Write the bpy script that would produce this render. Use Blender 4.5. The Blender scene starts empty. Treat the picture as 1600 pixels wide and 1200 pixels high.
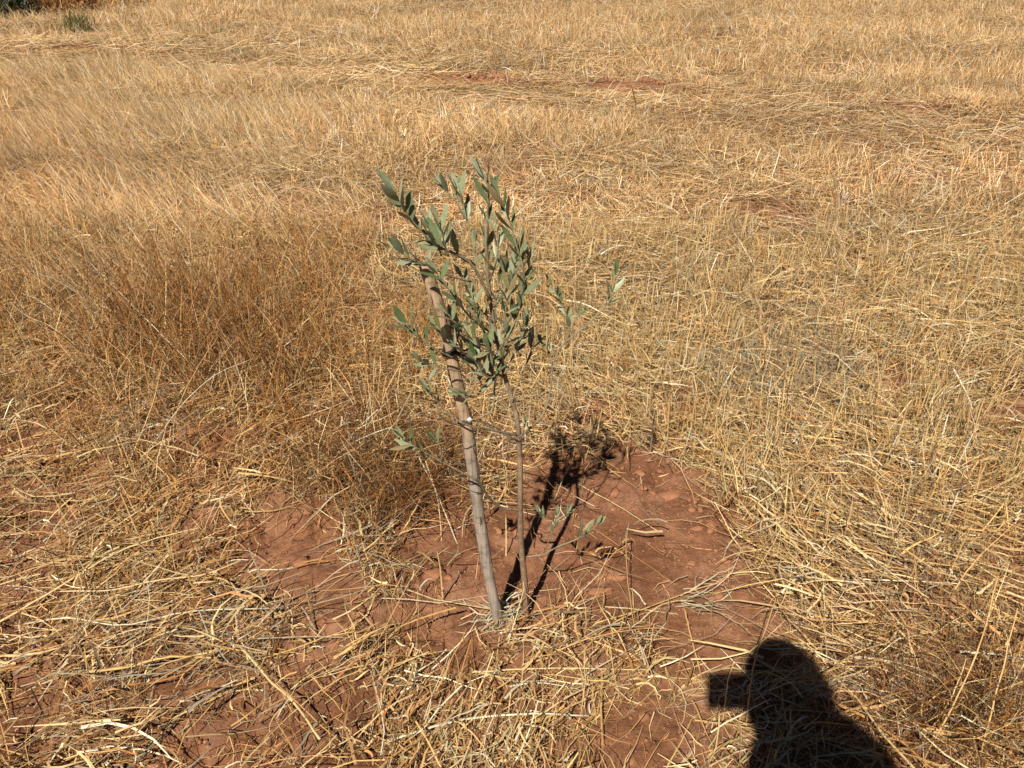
import bpy, math, random
import numpy as np
from mathutils import Vector, Matrix

random.seed(7)
rng = np.random.default_rng(11)
sc = bpy.context.scene
COL = sc.collection

# ------------------------------------------------------------------ camera
CAM_H, PITCH, FPX = 1.50, math.radians(32.0), 1202.0
cam_data = bpy.data.cameras.new("camera")
cam_data.sensor_width = 36.0
cam_data.lens = 36.0 * FPX / 1600.0
cam_data.clip_start, cam_data.clip_end = 0.01, 1500
cam = bpy.data.objects.new("camera", cam_data)
COL.objects.link(cam)
cam.location = (0, 0, CAM_H)
cam.rotation_euler = (math.pi / 2 - PITCH, 0, 0)
sc.camera = cam
FW = np.array([0, math.cos(PITCH), -math.sin(PITCH)])
UP = np.array([0, math.sin(PITCH), math.cos(PITCH)])


def ray(u, v):
    d = FW * FPX + np.array([1.0, 0, 0]) * (u - 800) - UP * (v - 600)
    return d / np.linalg.norm(d)


# ------------------------------------------------------------------ light
S = ray(1118, 1066)                       # the way the sunlight travels
sun_el = math.asin(-S[2])
sun_az = math.atan2(-S[0], -S[1])
world = bpy.data.worlds.new("World")
sc.world = world
world.use_nodes = True
nt = world.node_tree
sky = nt.nodes.new("ShaderNodeTexSky")
sky.sky_type = 'NISHITA'
sky.sun_disc = False
sky.sun_elevation = sun_el
sky.sun_rotation = sun_az
sky.air_density, sky.dust_density, sky.ozone_density = 0.35, 0.1, 1.0
sky.altitude = 1800
bg = nt.nodes["Background"]
nt.links.new(sky.outputs[0], bg.inputs[0])
bg.inputs[1].default_value = 0.05
ld = bpy.data.lights.new("sun", 'SUN')
ld.energy, ld.angle, ld.color = 5.0, math.radians(0.55), (1.0, 0.93, 0.81)
sun = bpy.data.objects.new("sun", ld)
COL.objects.link(sun)
sun.location = (-3, -8, 12)
sun.rotation_euler = Vector(S).to_track_quat('-Z', 'Y').to_euler()
sc.view_settings.view_transform = 'Standard'
sc.view_settings.look = 'None'
sc.view_settings.gamma = 1.0
sc.view_settings.use_curve_mapping = False
sc.view_settings.exposure = 0.26
sc.render.engine = 'CYCLES'
sc.cycles.max_bounces = 4
sc.cycles.diffuse_bounces = 1
sc.cycles.transparent_max_bounces = 4

# ------------------------------------------------------------------ noise
_perm = np.random.default_rng(5).random((256, 256))


def vnoise(x, y):
    xi, yi = np.floor(x).astype(int), np.floor(y).astype(int)
    fx, fy = x - xi, y - yi
    fx, fy = fx * fx * (3 - 2 * fx), fy * fy * (3 - 2 * fy)
    a = _perm[xi & 255, yi & 255]; b = _perm[(xi + 1) & 255, yi & 255]
    c = _perm[xi & 255, (yi + 1) & 255]; d = _perm[(xi + 1) & 255, (yi + 1) & 255]
    return (a * (1 - fx) + b * fx) * (1 - fy) + (c * (1 - fx) + d * fx) * fy


def fbm(x, y, o=4):
    s, a, t = 0, 1.0, 0
    for k in range(o):
        s = s + a * vnoise(x * 2 ** k + 17.3 * k, y * 2 ** k - 9.1 * k); t += a; a *= 0.5
    return s / t


def project(x, y, z=0.0):
    dx, dy, dz = x, y, z - CAM_H
    depth = np.maximum(dy * FW[1] + dz * FW[2], 0.05)
    return 800 + FPX * dx / depth, 600 - FPX * (dy * UP[1] + dz * UP[2]) / depth


def blobs(u, v, lst):
    m = np.zeros_like(u)
    for (cu, cv, ru, rv, s) in lst:
        m = np.maximum(m, s * np.clip(1.6 - 1.6 * np.sqrt(((u - cu) / ru) ** 2 + ((v - cv) / rv) ** 2) + .6, 0, 1))
    return m


# where the red soil lies open: centres and half sizes, in the photograph's own pixels
BARE = [(1045, 850, 120, 118, 1), (985, 745, 85, 50, 1), (1115, 985, 85, 100, 1), (965, 900, 75, 95, .95),
        (1000, 1165, 140, 55, .9), (715, 900, 75, 68, 1), (455, 870, 75, 80, 1), (515, 930, 50, 60, .95), (690, 1010, 50, 40, .85), (800, 890, 75, 95, 1), (880, 860, 75, 85, 1), (870, 760, 75, 50, 1), (870, 800, 75, 75, .95),
        (335, 722, 62, 42, .9), (545, 960, 45, 70, .85), (700, 820, 40, 60, .8), (560, 1120, 45, 45, .7),
        (640, 985, 80, 35, .75), (60, 700, 50, 25, .75), (1075, 632, 50, 20, .75), (1400, 595, 45, 22, .8),
        (1565, 640, 70, 30, .85), (1130, 488, 50, 12, .85), (1010, 465, 50, 14, .8), (1545, 377, 35, 8, .9),
        (665, 325, 55, 14, .8), (1230, 325, 80, 10, .7), (150, 665, 40, 32, .8), (1420, 900, 60, 22, .7),
        (1370, 760, 60, 25, .55), (900, 620, 40, 30, .6), (320, 1110, 60, 50, .75), (345, 880, 55, 22, .6),
        (250, 940, 60, 18, .6), (380, 1180, 60, 30, .7), (75, 1180, 50, 30, .6), (1320, 1060, 40, 35, .5),
        (130, 590, 40, 18, .6), (900, 1010, 60, 50, .55), (780, 1090, 110, 50, .45), (1580, 850, 40, 22, .6),
        (90, 900, 40, 20, .4), (1240, 650, 60, 14, .45), (120, 340, 60, 12, .4), (230, 330, 60, 10, .4)]
FURROW = [((695, 120), (830, 126), (1000, 135), (1210, 143), 7.5, 1), ((1310, 152), (1480, 166), 8, .95),
          ((0, 76), (200, 76), 4, .8), ((220, 85), (345, 90), 5, .6), ((750, 160), (1000, 172), (1600, 215), 6, .5),
          ((900, 182), (1300, 200), (1600, 240), 6, .5), ((1180, 262), (1500, 262), 7, .6),
          ((1120, 50), (1150, 50), 5, .8), ((1050, 75), (1075, 75), 4, .8), ((1170, 100), (1210, 103), 4, .8),
          ((1330, 20), (1360, 22), 4, .8), ((1440, 22), (1460, 24), 4, .7), ((1440, 80), (1510, 80), 4, .7),
          ((600, 105), (700, 118), 5, .5), ((270, 150), (450, 150), 5, .25)]


def seg_mask(u, v, lst):
    m = np.zeros_like(u)
    for it in lst:
        pts, r, s = it[:-2], it[-2], it[-1]
        for (a, b) in zip(pts[:-1], pts[1:]):
            d = np.array([b[0] - a[0], b[1] - a[1]], float); L = d @ d
            t = np.clip(((u - a[0]) * d[0] + (v - a[1]) * d[1]) / L, 0, 1)
            q = np.sqrt(((u - a[0] - t * d[0]) * .35) ** 2 + (v - a[1] - t * d[1]) ** 2)
            m = np.maximum(m, s * np.clip(1.6 - q / r, 0, 1))
    return m


def track(u, v):
    c = 80 + u * .088; h = 9 + u * .030
    return np.clip(1.5 - np.abs(v - c) / np.maximum(h, 4), 0, 1)


def verge(u, v):
    return (v < 34 - u * .10) & (u < 330)


def bare(x, y):
    u, v = project(x, y)
    n = fbm(x * 6, y * 6, 3) - .5
    n2 = fbm(x * 22 + 5, y * 22, 2) - .5
    w = 1.0 / (1 + y * .15)
    m = blobs(u + n * 130 * w + n2 * 50 * w, v + (n - .05) * 90 * w + n2 * 40 * w, BARE)
    far = seg_mask(u + n * 60, v + n2 * 14 + n * 8 - 5, FURROW) * np.clip(.62 + (fbm(x * 2.4 + 8, y * 3, 3) - .42) * 3.5, .25, .98)
    far = np.maximum(far, track(u, v) * np.clip((fbm(x * 1.1, y * 1.9, 3) - .40) * 5, 0, .42))
    patch = np.clip((fbm(x * 1.3 + 40, y * 2.4, 4) - .55) * 6, 0, .45)
    low = np.clip((720 - u) / 120, 0, 1) * np.clip((v - 640) / 80, 0, 1) + .6 * np.clip((u - 1250) / 100, 0, 1) * np.clip((v - 560) / 80, 0, 1)
    patch = np.maximum(patch, np.clip((fbm(x * 4.5 + 11, y * 5.5, 3) - .51) * 6, 0, .62) * np.clip(low, 0, 1))
    return np.clip(np.maximum(np.maximum(m, far), patch), 0, 1)


def height(x, y):
    x = np.asarray(x, float); y = np.asarray(y, float)
    r = np.hypot(x, y)
    near = np.exp(-(r / 9) ** 2)
    z = .05 * (fbm(x * .9, y * .9, 2) - .5)
    z = z + .04 * (fbm(x * 3.1 + 3, y * 3.1, 3) - .5)
    c = fbm(x * 11 + 9, y * 11, 3)
    z = z + .050 * (c - .5) * (0.35 + 0.65 * np.clip(near + .2, 0, 1))
    cl = fbm(x * 34, y * 34, 3)
    z = z + near * .026 * np.clip(cl - .55, 0, 1) * 2.2
    # grassy hummock left of the sapling, smooth trodden soil right of it
    z = z + .09 * np.exp(-(((x + .62) / .45) ** 2 + ((y - 1.95) / .40) ** 2))
    z = z + .04 * np.exp(-(((x + .25) / .16) ** 2 + ((y - 1.72) / .2) ** 2))
    smooth = np.exp(-(((x - .38) / .32) ** 2 + ((y - 1.42) / .36) ** 2))
    z = z * (1 - .75 * smooth) + .01 * smooth
    # a low ridge of turned earth and shallow wheel ruts farther out
    for (x0, x1, yy, sl, hh, wd) in ((-.8, 2.9, 8.2, -.26, .055, .16), (3.4, 6.2, 7.0, -.15, .08, .2), (-9, -1, 9.6, .05, .06, .3)):
        g = np.exp(-((y - yy - sl * (x - x0)) / wd) ** 2) / (1 + np.exp(-(x - x0) * 3)) / (1 + np.exp((x - x1) * 3))
        z = z + hh * g * (.5 + fbm(x * 4, y * 4, 2))
    z = z + .10 * (fbm(x * .25, y * .25, 3) - .5) * np.clip((r - 3) / 5, 0, 1)
    z = z + .0006 * np.clip(y - 12, 0, 200) ** 2 * np.exp(-np.clip(y - 12, 0, 200) / 60)
    return z


def hit(u, v, lift=0.0):
    d = ray(u, v); z = 0.0
    for _ in range(12):
        t = (z + lift - CAM_H) / d[2]
        p = np.array([0, 0, CAM_H]) + d * t
        z = float(height(p[0], p[1]))
    return p


# ------------------------------------------------------------------ materials
def new_mat(name):
    m = bpy.data.materials.new(name); m.use_nodes = True
    nt = m.node_tree
    b = nt.nodes["Principled BSDF"]
    return m, nt, b


def N(nt, typ, **kw):
    n = nt.nodes.new(typ)
    for k, v in kw.items():
        if isinstance(k, str) and k.startswith('i_'):
            n.inputs[k[2:].replace('_', ' ')].default_value = v
        else:
            setattr(n, k, v)
    return n


def ramp(nt, fac, stops):
    r = nt.nodes.new("ShaderNodeValToRGB")
    e = r.color_ramp.elements
    while len(e) < len(stops): e.new(.5)
    for k, (p, c) in enumerate(stops):
        e[k].position = p; e[k].color = (*c, 1)
    nt.links.new(fac, r.inputs[0]); return r


def mixc(nt, fac, a, b, mode='MIX'):
    m = nt.nodes.new("ShaderNodeMix"); m.data_type = 'RGBA'; m.blend_type = mode
    for s, val in ((m.inputs[0], fac), (m.inputs[6], a), (m.inputs[7], b)):
        if hasattr(val, 'links'): nt.links.new(val, s)
        elif isinstance(val, (int, float)): s.default_value = val
        else: s.default_value = (*val, 1)
    return m.outputs[2]


def noise(nt, vec, scale, detail=4, rough=.6):
    n = nt.nodes.new("ShaderNodeTexNoise")
    n.inputs["Scale"].default_value = scale; n.inputs["Detail"].default_value = detail
    n.inputs["Roughness"].default_value = rough
    if vec is not None: nt.links.new(vec, n.inputs["Vector"])
    return n.outputs[0]


def soil_nodes(nt, vec):
    a = noise(nt, vec, 5, 8, .65); b = noise(nt, vec, 60, 6, .7); c = noise(nt, vec, 380, 3, .6)
    r1 = ramp(nt, a, [(.3, (.20, .085, .042)), (.5, (.30, .134, .070)), (.66, (.44, .220, .128))])
    r2 = ramp(nt, b, [(.3, (.55, .5, .48)), (.5, (1, 1, 1)), (.72, (1.25, 1.3, 1.35))])
    col = mixc(nt, .8, r1.outputs[0], r2.outputs[0], 'MULTIPLY')
    r3 = ramp(nt, c, [(.35, (.72, .70, .68)), (.6, (1.05, 1.05, 1.05)), (.72, (1.5, 1.65, 1.75))])
    return mixc(nt, .6, col, r3.outputs[0], 'MULTIPLY'), a, b, c


def mat_ground():
    m, nt, p = new_mat("red_soil")
    geo = nt.nodes.new("ShaderNodeNewGeometry")
    vec = geo.outputs["Position"]
    col, a, b, c = soil_nodes(nt, vec)
    at = N(nt, "ShaderNodeAttribute", attribute_name="cover")
    # chaff and fine broken straw pressed into the soil, streaky
    mp = nt.nodes.new("ShaderNodeMapping"); nt.links.new(vec, mp.inputs[0])
    mp.inputs["Scale"].default_value = (1, 3.2, 1); mp.inputs["Rotation"].default_value = (0, 0, .5)
    f1 = noise(nt, mp.outputs[0], 90, 5, .7)
    mp2 = nt.nodes.new("ShaderNodeMapping"); nt.links.new(vec, mp2.inputs[0])
    mp2.inputs["Scale"].default_value = (3.2, 1, 1); mp2.inputs["Rotation"].default_value = (0, 0, .3)
    f2 = noise(nt, mp2.outputs[0], 70, 5, .7)
    mx = N(nt, "ShaderNodeMath", operation='MAXIMUM'); nt.links.new(f1, mx.inputs[0]); nt.links.new(f2, mx.inputs[1])
    chaff = ramp(nt, mx.outputs[0], [(.45, (.20, .105, .045)), (.6, (.42, .26, .11)), (.75, (.60, .44, .22))])
    mm = N(nt, "ShaderNodeMath", operation='MULTIPLY_ADD'); nt.links.new(at.outputs["Fac"], mm.inputs[0])
    mm.inputs[1].default_value = 1.1
    sub = N(nt, "ShaderNodeMath", operation='SUBTRACT'); nt.links.new(mx.outputs[0], sub.inputs[0]); sub.inputs[1].default_value = .78
    nt.links.new(sub.outputs[0], mm.inputs[2])
    rr = N(nt, "ShaderNodeMapRange"); nt.links.new(mm.outputs[0], rr.inputs[0])
    rr.inputs[1].default_value = .3; rr.inputs[2].default_value = .7
    nt.links.new(mixc(nt, rr.outputs[0], col, chaff.outputs[0]), p.inputs["Base Color"])
    p.inputs["Roughness"].default_value = .95
    p.inputs["Specular IOR Level"].default_value = .15
    b1 = N(nt, "ShaderNodeBump"); b1.inputs["Strength"].default_value = .9; b1.inputs["Distance"].default_value = .010
    nt.links.new(b, b1.inputs["Height"])
    b2 = N(nt, "ShaderNodeBump"); b2.inputs["Strength"].default_value = .9; b2.inputs["Distance"].default_value = .0025
    nt.links.new(c, b2.inputs["Height"]); nt.links.new(b1.outputs[0], b2.inputs["Normal"])
    nt.links.new(b2.outputs[0], p.inputs["Normal"])
    return m


def mat_stone():
    m, nt, p = new_mat("dusty_red_stone")
    tc = nt.nodes.new("ShaderNodeTexCoord")
    col, a, b, c = soil_nodes(nt, tc.outputs["Object"])
    nt.links.new(mixc(nt, .3, col, (.44, .20, .10)), p.inputs["Base Color"])
    p.inputs["Roughness"].default_value = .9; p.inputs["Specular IOR Level"].default_value = .2
    b1 = N(nt, "ShaderNodeBump"); b1.inputs["Strength"].default_value = .5; b1.inputs["Distance"].default_value = .003
    nt.links.new(b, b1.inputs["Height"]); nt.links.new(b1.outputs[0], p.inputs["Normal"])
    return m


def mat_straw(name, instanced=False):
    m, nt, p = new_mat(name)
    at = N(nt, "ShaderNodeAttribute", attribute_name="tint")
    col = at.outputs["Color"]
    if instanced:
        it = N(nt, "ShaderNodeAttribute", attribute_name="itint"); it.attribute_type = 'INSTANCER'
        col = mixc(nt, 1.0, col, it.outputs["Color"], 'MULTIPLY')
    geo = nt.nodes.new("ShaderNodeNewGeometry")
    n = noise(nt, geo.outputs["Position"], 110, 3, .6)
    r = ramp(nt, n, [(.3, (.80, .76, .70)), (.7, (1.15, 1.15, 1.15))])
    col = mixc(nt, .8, col, r.outputs[0], 'MULTIPLY')
    nt.links.new(col, p.inputs["Base Color"])
    p.inputs["Roughness"].default_value = .5
    p.inputs["Specular IOR Level"].default_value = .35
    tr = N(nt, "ShaderNodeBsdfTranslucent"); nt.links.new(col, tr.inputs[0])
    mix = N(nt, "ShaderNodeMixShader"); mix.inputs[0].default_value = .06
    out = nt.nodes["Material Output"]
    nt.links.new(p.outputs[0], mix.inputs[1]); nt.links.new(tr.outputs[0], mix.inputs[2])
    nt.links.new(mix.outputs[0], out.inputs[0])
    return m


def mat_wood(name, stops, sc_=(60, 60, 4), rough=.75, uvw=None):
    m, nt, p = new_mat(name)
    tc = nt.nodes.new("ShaderNodeTexCoord")
    mp = nt.nodes.new("ShaderNodeMapping"); nt.links.new(tc.outputs["Object"], mp.inputs[0])
    mp.inputs["Scale"].default_value = sc_
    a = noise(nt, mp.outputs[0], 1.0, 6, .65)
    r = ramp(nt, a, stops)
    at = N(nt, "ShaderNodeAttribute", attribute_name="tint")
    bl = noise(nt, tc.outputs["Object"], 38, 5, .7)
    r2 = ramp(nt, bl, [(.34, (.50, .44, .38)), (.48, (1, 1, 1)), (.68, (1.18, 1.15, 1.1))])
    cc_ = mixc(nt, .85, r.outputs[0], r2.outputs[0], 'MULTIPLY')
    nt.links.new(mixc(nt, 1.0, cc_, at.outputs["Color"], 'MULTIPLY'), p.inputs["Base Color"])
    p.inputs["Roughness"].default_value = rough; p.inputs["Specular IOR Level"].default_value = .25
    b = N(nt, "ShaderNodeBump"); b.inputs["Strength"].default_value = .9; b.inputs["Distance"].default_value = .004
    nt.links.new(a, b.inputs["Height"]); nt.links.new(b.outputs[0], p.inputs["Normal"])
    return m


def mat_plain(name, col, rough=.6, spec=.3):
    m, nt, p = new_mat(name)
    tc = nt.nodes.new("ShaderNodeTexCoord")
    n = noise(nt, tc.outputs["Object"], 40, 4, .6)
    r = ramp(nt, n, [(.3, (.78, .78, .78)), (.7, (1.1, 1.1, 1.1))])
    nt.links.new(mixc(nt, 1.0, col, r.outputs[0], 'MULTIPLY'), p.inputs["Base Color"])
    p.inputs["Roughness"].default_value = rough; p.inputs["Specular IOR Level"].default_value = spec
    return m


def mat_leaf():
    m, nt, p = new_mat("olive_leaf")
    geo = nt.nodes.new("ShaderNodeNewGeometry")
    oi = nt.nodes.new("ShaderNodeObjectInfo")
    top = ramp(nt, oi.outputs["Random"], [(0, (.11, .15, .06)), (.4, (.20, .245, .12)), (.8, (.33, .37, .22)), (1, (.26, .21, .08))])
    und = ramp(nt, oi.outputs["Random"], [(0, (.28, .31, .19)), (.6, (.40, .42, .28)), (1, (.33, .26, .13))])
    c = mixc(nt, geo.outputs["Backfacing"], top.outputs[0], und.outputs[0])
    n = noise(nt, geo.outputs["Position"], 160, 3, .6)
    r = ramp(nt, n, [(.3, (.8, .8, .75)), (.7, (1.15, 1.15, 1.15))])
    c = mixc(nt, 1.0, c, r.outputs[0], 'MULTIPLY')
    nt.links.new(c, p.inputs["Base Color"])
    p.inputs["Roughness"].default_value = .42; p.inputs["Specular IOR Level"].default_value = .45
    tr = N(nt, "ShaderNodeBsdfTranslucent"); nt.links.new(mixc(nt, .5, c, (.2, .22, .04)), tr.inputs[0])
    mix = N(nt, "ShaderNodeMixShader"); mix.inputs[0].default_value = .12
    nt.links.new(p.outputs[0], mix.inputs[1]); nt.links.new(tr.outputs[0], mix.inputs[2])
    nt.links.new(mix.outputs[0], nt.nodes["Material Output"].inputs[0])
    return m


M_ground, M_stone = mat_ground(), mat_stone()
M_straw, M_strawi = mat_straw("dry_straw"), mat_straw("dry_straw_tufts", True)
M_stake = mat_wood("weathered_pole", [(.3, (.42, .36, .30)), (.45, (.85, .83, .80)), (.8, (1.2, 1.15, 1.08))], (140, 140, 7), .85)
M_bark = mat_wood("olive_bark", [(.25, (.6, .55, .5)), (.55, (1, 1, 1)), (.8, (1.25, 1.2, 1.15))], (160, 160, 60))
M_leaf = mat_leaf()
M_black = mat_plain("black_rubber", (.02, .018, .016), .5)
M_white = mat_plain("white_plastic", (.85, .85, .83), .45)
M_twine = mat_plain("grey_twine", (.09, .075, .06), .9)


# ------------------------------------------------------------------ mesh helpers
def mesh_np(name, verts, quads, mats, tint=None, smooth=False, quad=True):
    me = bpy.data.meshes.new(name)
    k = quads.shape[1]
    me.vertices.add(len(verts)); me.vertices.foreach_set("co", np.ascontiguousarray(verts, dtype=np.float32).ravel())
    me.loops.add(quads.size); me.loops.foreach_set("vertex_index", np.ascontiguousarray(quads, dtype=np.int32).ravel())
    me.polygons.add(len(quads)); me.polygons.foreach_set("loop_start", np.arange(0, quads.size, k, dtype=np.int32))
    me.update(calc_edges=True)
    if smooth: me.polygons.foreach_set("use_smooth", np.ones(len(quads), bool))
    if tint is not None:
        a = me.attributes.new("tint", 'FLOAT_COLOR', 'POINT')
        c = np.ones((len(verts), 4), np.float32); c[:, :3] = tint
        a.data.foreach_set("color", c.ravel())
    me.materials.append(mats)
    return me


def link(name, me, parent=None, label=None, cat=None, group=None, kind=None, loc=None):
    o = bpy.data.objects.new(name, me)
    COL.objects.link(o)
    if parent is not None: o.parent = parent
    if loc is not None: o.location = loc
    for k, v in (('label', label), ('category', cat), ('group', group), ('kind', kind)):
        if v: o[k] = v
    return o


def tube(pts, rad, sides=8, tint=None, caps=True, squash=1.0):
    """verts, quads, colours of a swept tube through pts (n,3) with radii rad"""
    pts = np.asarray(pts, float); n = len(pts)
    rad = np.broadcast_to(np.asarray(rad, float), (n,))
    d = np.gradient(pts, axis=0); d /= np.linalg.norm(d, axis=1)[:, None] + 1e-12
    ref = np.array([0.13, 0.31, 0.94]) if abs(d[0, 2]) < .9 else np.array([.94, .31, .13])
    s = np.cross(d, ref); s /= np.linalg.norm(s, axis=1)[:, None] + 1e-12
    t = np.cross(s, d)
    a = np.linspace(0, 2 * math.pi, sides, endpoint=False)
    V = pts[:, None] + rad[:, None, None] * (np.cos(a)[None, :, None] * s[:, None] + squash * np.sin(a)[None, :, None] * t[:, None])
    V = V.reshape(-1, 3)
    i = np.arange(n - 1)[:, None] * sides; j = np.arange(sides)[None]; jn = (j + 1) % sides
    Q = np.stack([i + j, i + jn, i + sides + jn, i + sides + j], -1).reshape(-1, 4)
    if caps:
        V = np.vstack([V, pts[0], pts[-1]])
        c0, c1 = len(V) - 2, len(V) - 1
        jj = np.arange(sides)
        e = (n - 1) * sides
        # caps as quads with a doubled centre pairwise
        for k in range(0, sides - 1, 2):
            Q = np.vstack([Q, [[c0, (k + 2) % sides, k + 1, k]], [[c1, e + k, e + k + 1, e + (k + 2) % sides]]])
    C = None
    if tint is not None:
        tint = np.asarray(tint, float)
        if tint.ndim == 1: C = np.tile(tint, (len(V), 1))
        else:
            C = np.repeat(tint, sides, 0)
            if caps: C = np.vstack([C, tint[0], tint[-1]])
    return V, Q, C


def join(parts):
    V, Q, C, o = [], [], [], 0
    for v, q, c in parts:
        V.append(v); Q.append(q + o); C.append(c if c is not None else np.ones((len(v), 3))); o += len(v)
    return np.vstack(V), np.vstack(Q), np.vstack(C)


def spline(pts, n=24, jit=0.0):
    pts = np.asarray(pts, float)
    if len(pts) == 2: pts = np.vstack([pts[0], pts.mean(0), pts[1]])
    P = np.vstack([2 * pts[0] - pts[1], pts, 2 * pts[-1] - pts[-2]])
    out = []
    m = len(pts) - 1
    for t in np.linspace(0, m - 1e-6, n):
        k = int(t); f = t - k
        a, b, c, d = P[k:k + 4]
        out.append(.5 * (2 * b + (c - a) * f + (2 * a - 5 * b + 4 * c - d) * f * f + (3 * b - a - 3 * c + d) * f ** 3))
    out = np.array(out)
    if jit: out[1:-1] += rng.normal(0, jit, out[1:-1].shape)
    return out


# ------------------------------------------------------------------ ground sheet
def spaced(lo, hi, a, b, fine, grow):
    mid = list(np.arange(a, b, fine))
    r, s = [b], fine
    while r[-1] < hi: s *= grow; r.append(r[-1] + s)
    l, s = [], fine; x = a
    while x > lo: s *= grow; x -= s; l.append(x)
    return np.array(l[::-1] + mid + r)


gx = spaced(-160, 160, -1.5, 1.7, .009, 1.035)
gy = spaced(-60, 260, .55, 3.0, .009, 1.022)
X, Y = np.meshgrid(gx, gy)
Z = height(X, Y)
# fine crumbs on the near soil
Z += .004 * (fbm(X * 75, Y * 75, 2) - .5) * np.exp(-(np.hypot(X, Y) / 3.2) ** 2) * 2
nyy, nxx = X.shape
ii = (np.arange(nyy - 1)[:, None] * nxx + np.arange(nxx - 1)[None]).ravel()
Q = np.stack([ii, ii + 1, ii + nxx + 1, ii + nxx], 1)
V = np.stack([X.ravel(), Y.ravel(), Z.ravel()], 1)
me = mesh_np("ground", V, Q, M_ground, smooth=True)
cov = 1 - bare(X.ravel(), Y.ravel())
cov = cov * np.clip(.5 + .09 * (np.hypot(X.ravel(), Y.ravel()) - 1.6), .45, .95)
at = me.attributes.new("cover", 'FLOAT', 'POINT'); at.data.foreach_set("value", cov.astype(np.float32))
link("ground", me, label="red clay soil of the field, open in patches among straw", kind="structure")

# ------------------------------------------------------------------ straws
PALE = np.array([.78, .575, .29]); GOLD = np.array([.69, .440, .180]); TAN = np.array([.55, .312, .125])
ORG = np.array([.47, .215, .06]); BROWN = np.array([.20, .09, .033]); GREY = np.array([.40, .33, .23]); WHITE = np.array([.86, .77, .55])


def palette(n, w):
    """w: weights over (PALE, GOLD, TAN, ORG, BROWN, GREY, WHITE), shape (7,) or (n,7)"""
    P = np.stack([PALE, GOLD, TAN, ORG, BROWN, GREY, WHITE])
    w = np.asarray(w, float)
    if w.ndim == 1: w = np.tile(w, (n, 1))
    cs = np.cumsum(w, 1); cs /= cs[:, -1:]
    k = (rng.random(n)[:, None] > cs).sum(1).clip(0, 6)
    c = P[k] * rng.uniform(.62, 1.18, (n, 1)) * rng.uniform(.94, 1.06, (n, 3))
    return c


def straws(x, y, lift, az, el, L, bend, lat, w, col, n_seg=4, ground=None, kink=.12, taper=.75, flat=.5):
    n = len(x); g = ground
    z0 = (g(x, y) if g else 0) + lift
    p = np.stack([x, y, z0], 1); out = [p]; dirs = []
    for k in range(n_seg):
        f = (k + .5) / n_seg
        e = el - bend * f + rng.normal(0, kink, n); a = az + lat * f + rng.normal(0, kink, n)
        d = np.stack([np.cos(e) * np.cos(a), np.cos(e) * np.sin(a), np.sin(e)], 1)
        p = p + d * (L / n_seg)[:, None]
        floor = (g(p[:, 0], p[:, 1]) if g else 0) + .0015 + np.minimum(lift, .02) * .5
        p = p.copy(); p[:, 2] = np.maximum(p[:, 2], floor)
        out.append(p)
    P = np.stack(out, 1)                                  # n, s+1, 3
    D = np.gradient(P, axis=1); D /= np.linalg.norm(D, axis=2, keepdims=True) + 1e-9
    up = np.array([0, 0, 1.0]) + rng.normal(0, flat, (n, 1, 3))
    sd = np.cross(D, up); sd /= np.linalg.norm(sd, axis=2, keepdims=True) + 1e-9
    t = np.linspace(0, 1, n_seg + 1)
    W = w[:, None] * (1 - taper * t ** 2)[None] * .5
    V = np.stack([P - sd * W[..., None], P + sd * W[..., None]], 2).reshape(-1, 3)
    b = np.arange(n)[:, None] * (n_seg + 1) * 2 + np.arange(n_seg)[None] * 2
    b = b.ravel()
    Q = np.stack([b, b + 1, b + 3, b + 2], 1)
    C = np.repeat(col, (n_seg + 1) * 2, 0)
    return V, Q, C


def scatter(n, y0, y1, spread=.80, pad=.45):
    """points over the ground in front of the camera, thinner the farther out"""
    out = []
    while sum(len(a) for a in out) < n:
        y = y0 + (y1 - y0) * rng.random(n * 2) ** .85
        x = rng.uniform(-1, 1, n * 2) * (pad + spread * y1)
        keep = np.abs(x) < pad + spread * y
        out.append(np.stack([x[keep], y[keep]], 1))
    return np.vstack(out)[:n]


def zones(x, y):
    u, v = project(x, y)
    n = (fbm(x * 2.2 + 7, y * 2.2, 3) - .5)
    weeds = np.clip(1.5 - 1.25 * np.sqrt(((u - 300) / 360) ** 2 + ((v - 545) / 210) ** 2) + n * 1.2, 0, 1)
    weeds = np.maximum(weeds, np.clip(1.4 - np.sqrt(((u + 60) / 300) ** 2 + ((v - 350) / 170) ** 2) + n, 0, 1))
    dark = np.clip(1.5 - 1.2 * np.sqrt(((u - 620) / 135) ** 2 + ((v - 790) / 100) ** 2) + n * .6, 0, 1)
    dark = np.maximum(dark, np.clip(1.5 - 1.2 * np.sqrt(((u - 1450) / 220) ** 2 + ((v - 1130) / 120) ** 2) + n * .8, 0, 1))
    red = np.clip(1.4 - 1.1 * np.sqrt(((u - 380) / 190) ** 2 + ((v - 560) / 150) ** 2) + n, 0, 1)
    stub = np.clip((u - 560) / 250, 0, 1) * np.clip((900 - v) / 250, 0, 1) + np.clip((250 - v) / 100, 0, 1) * .6
    stub = np.clip(stub * (.75 + 1.8 * n), 0, 1)
    golden = np.clip(1.5 - 1.2 * np.sqrt(((u - 1530) / 150) ** 2 + ((v - 1020) / 220) ** 2) + n * .6, 0, 1)
    grey = np.clip(1.4 - 1.2 * np.sqrt(((u - 1230) / 160) ** 2 + ((v - 590) / 50) ** 2), 0, 1)
    grey = np.maximum(grey, np.clip(1.4 - 1.2 * np.sqrt(((u - 190) / 90) ** 2 + ((v - 500) / 60) ** 2), 0, 1))
    grey = np.maximum(grey, .8 * np.clip((fbm(x * 2.6 + 50, y * 2.6, 3) - .6) * 8, 0, 1))
    return weeds, dark, red, stub, golden, grey


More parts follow.
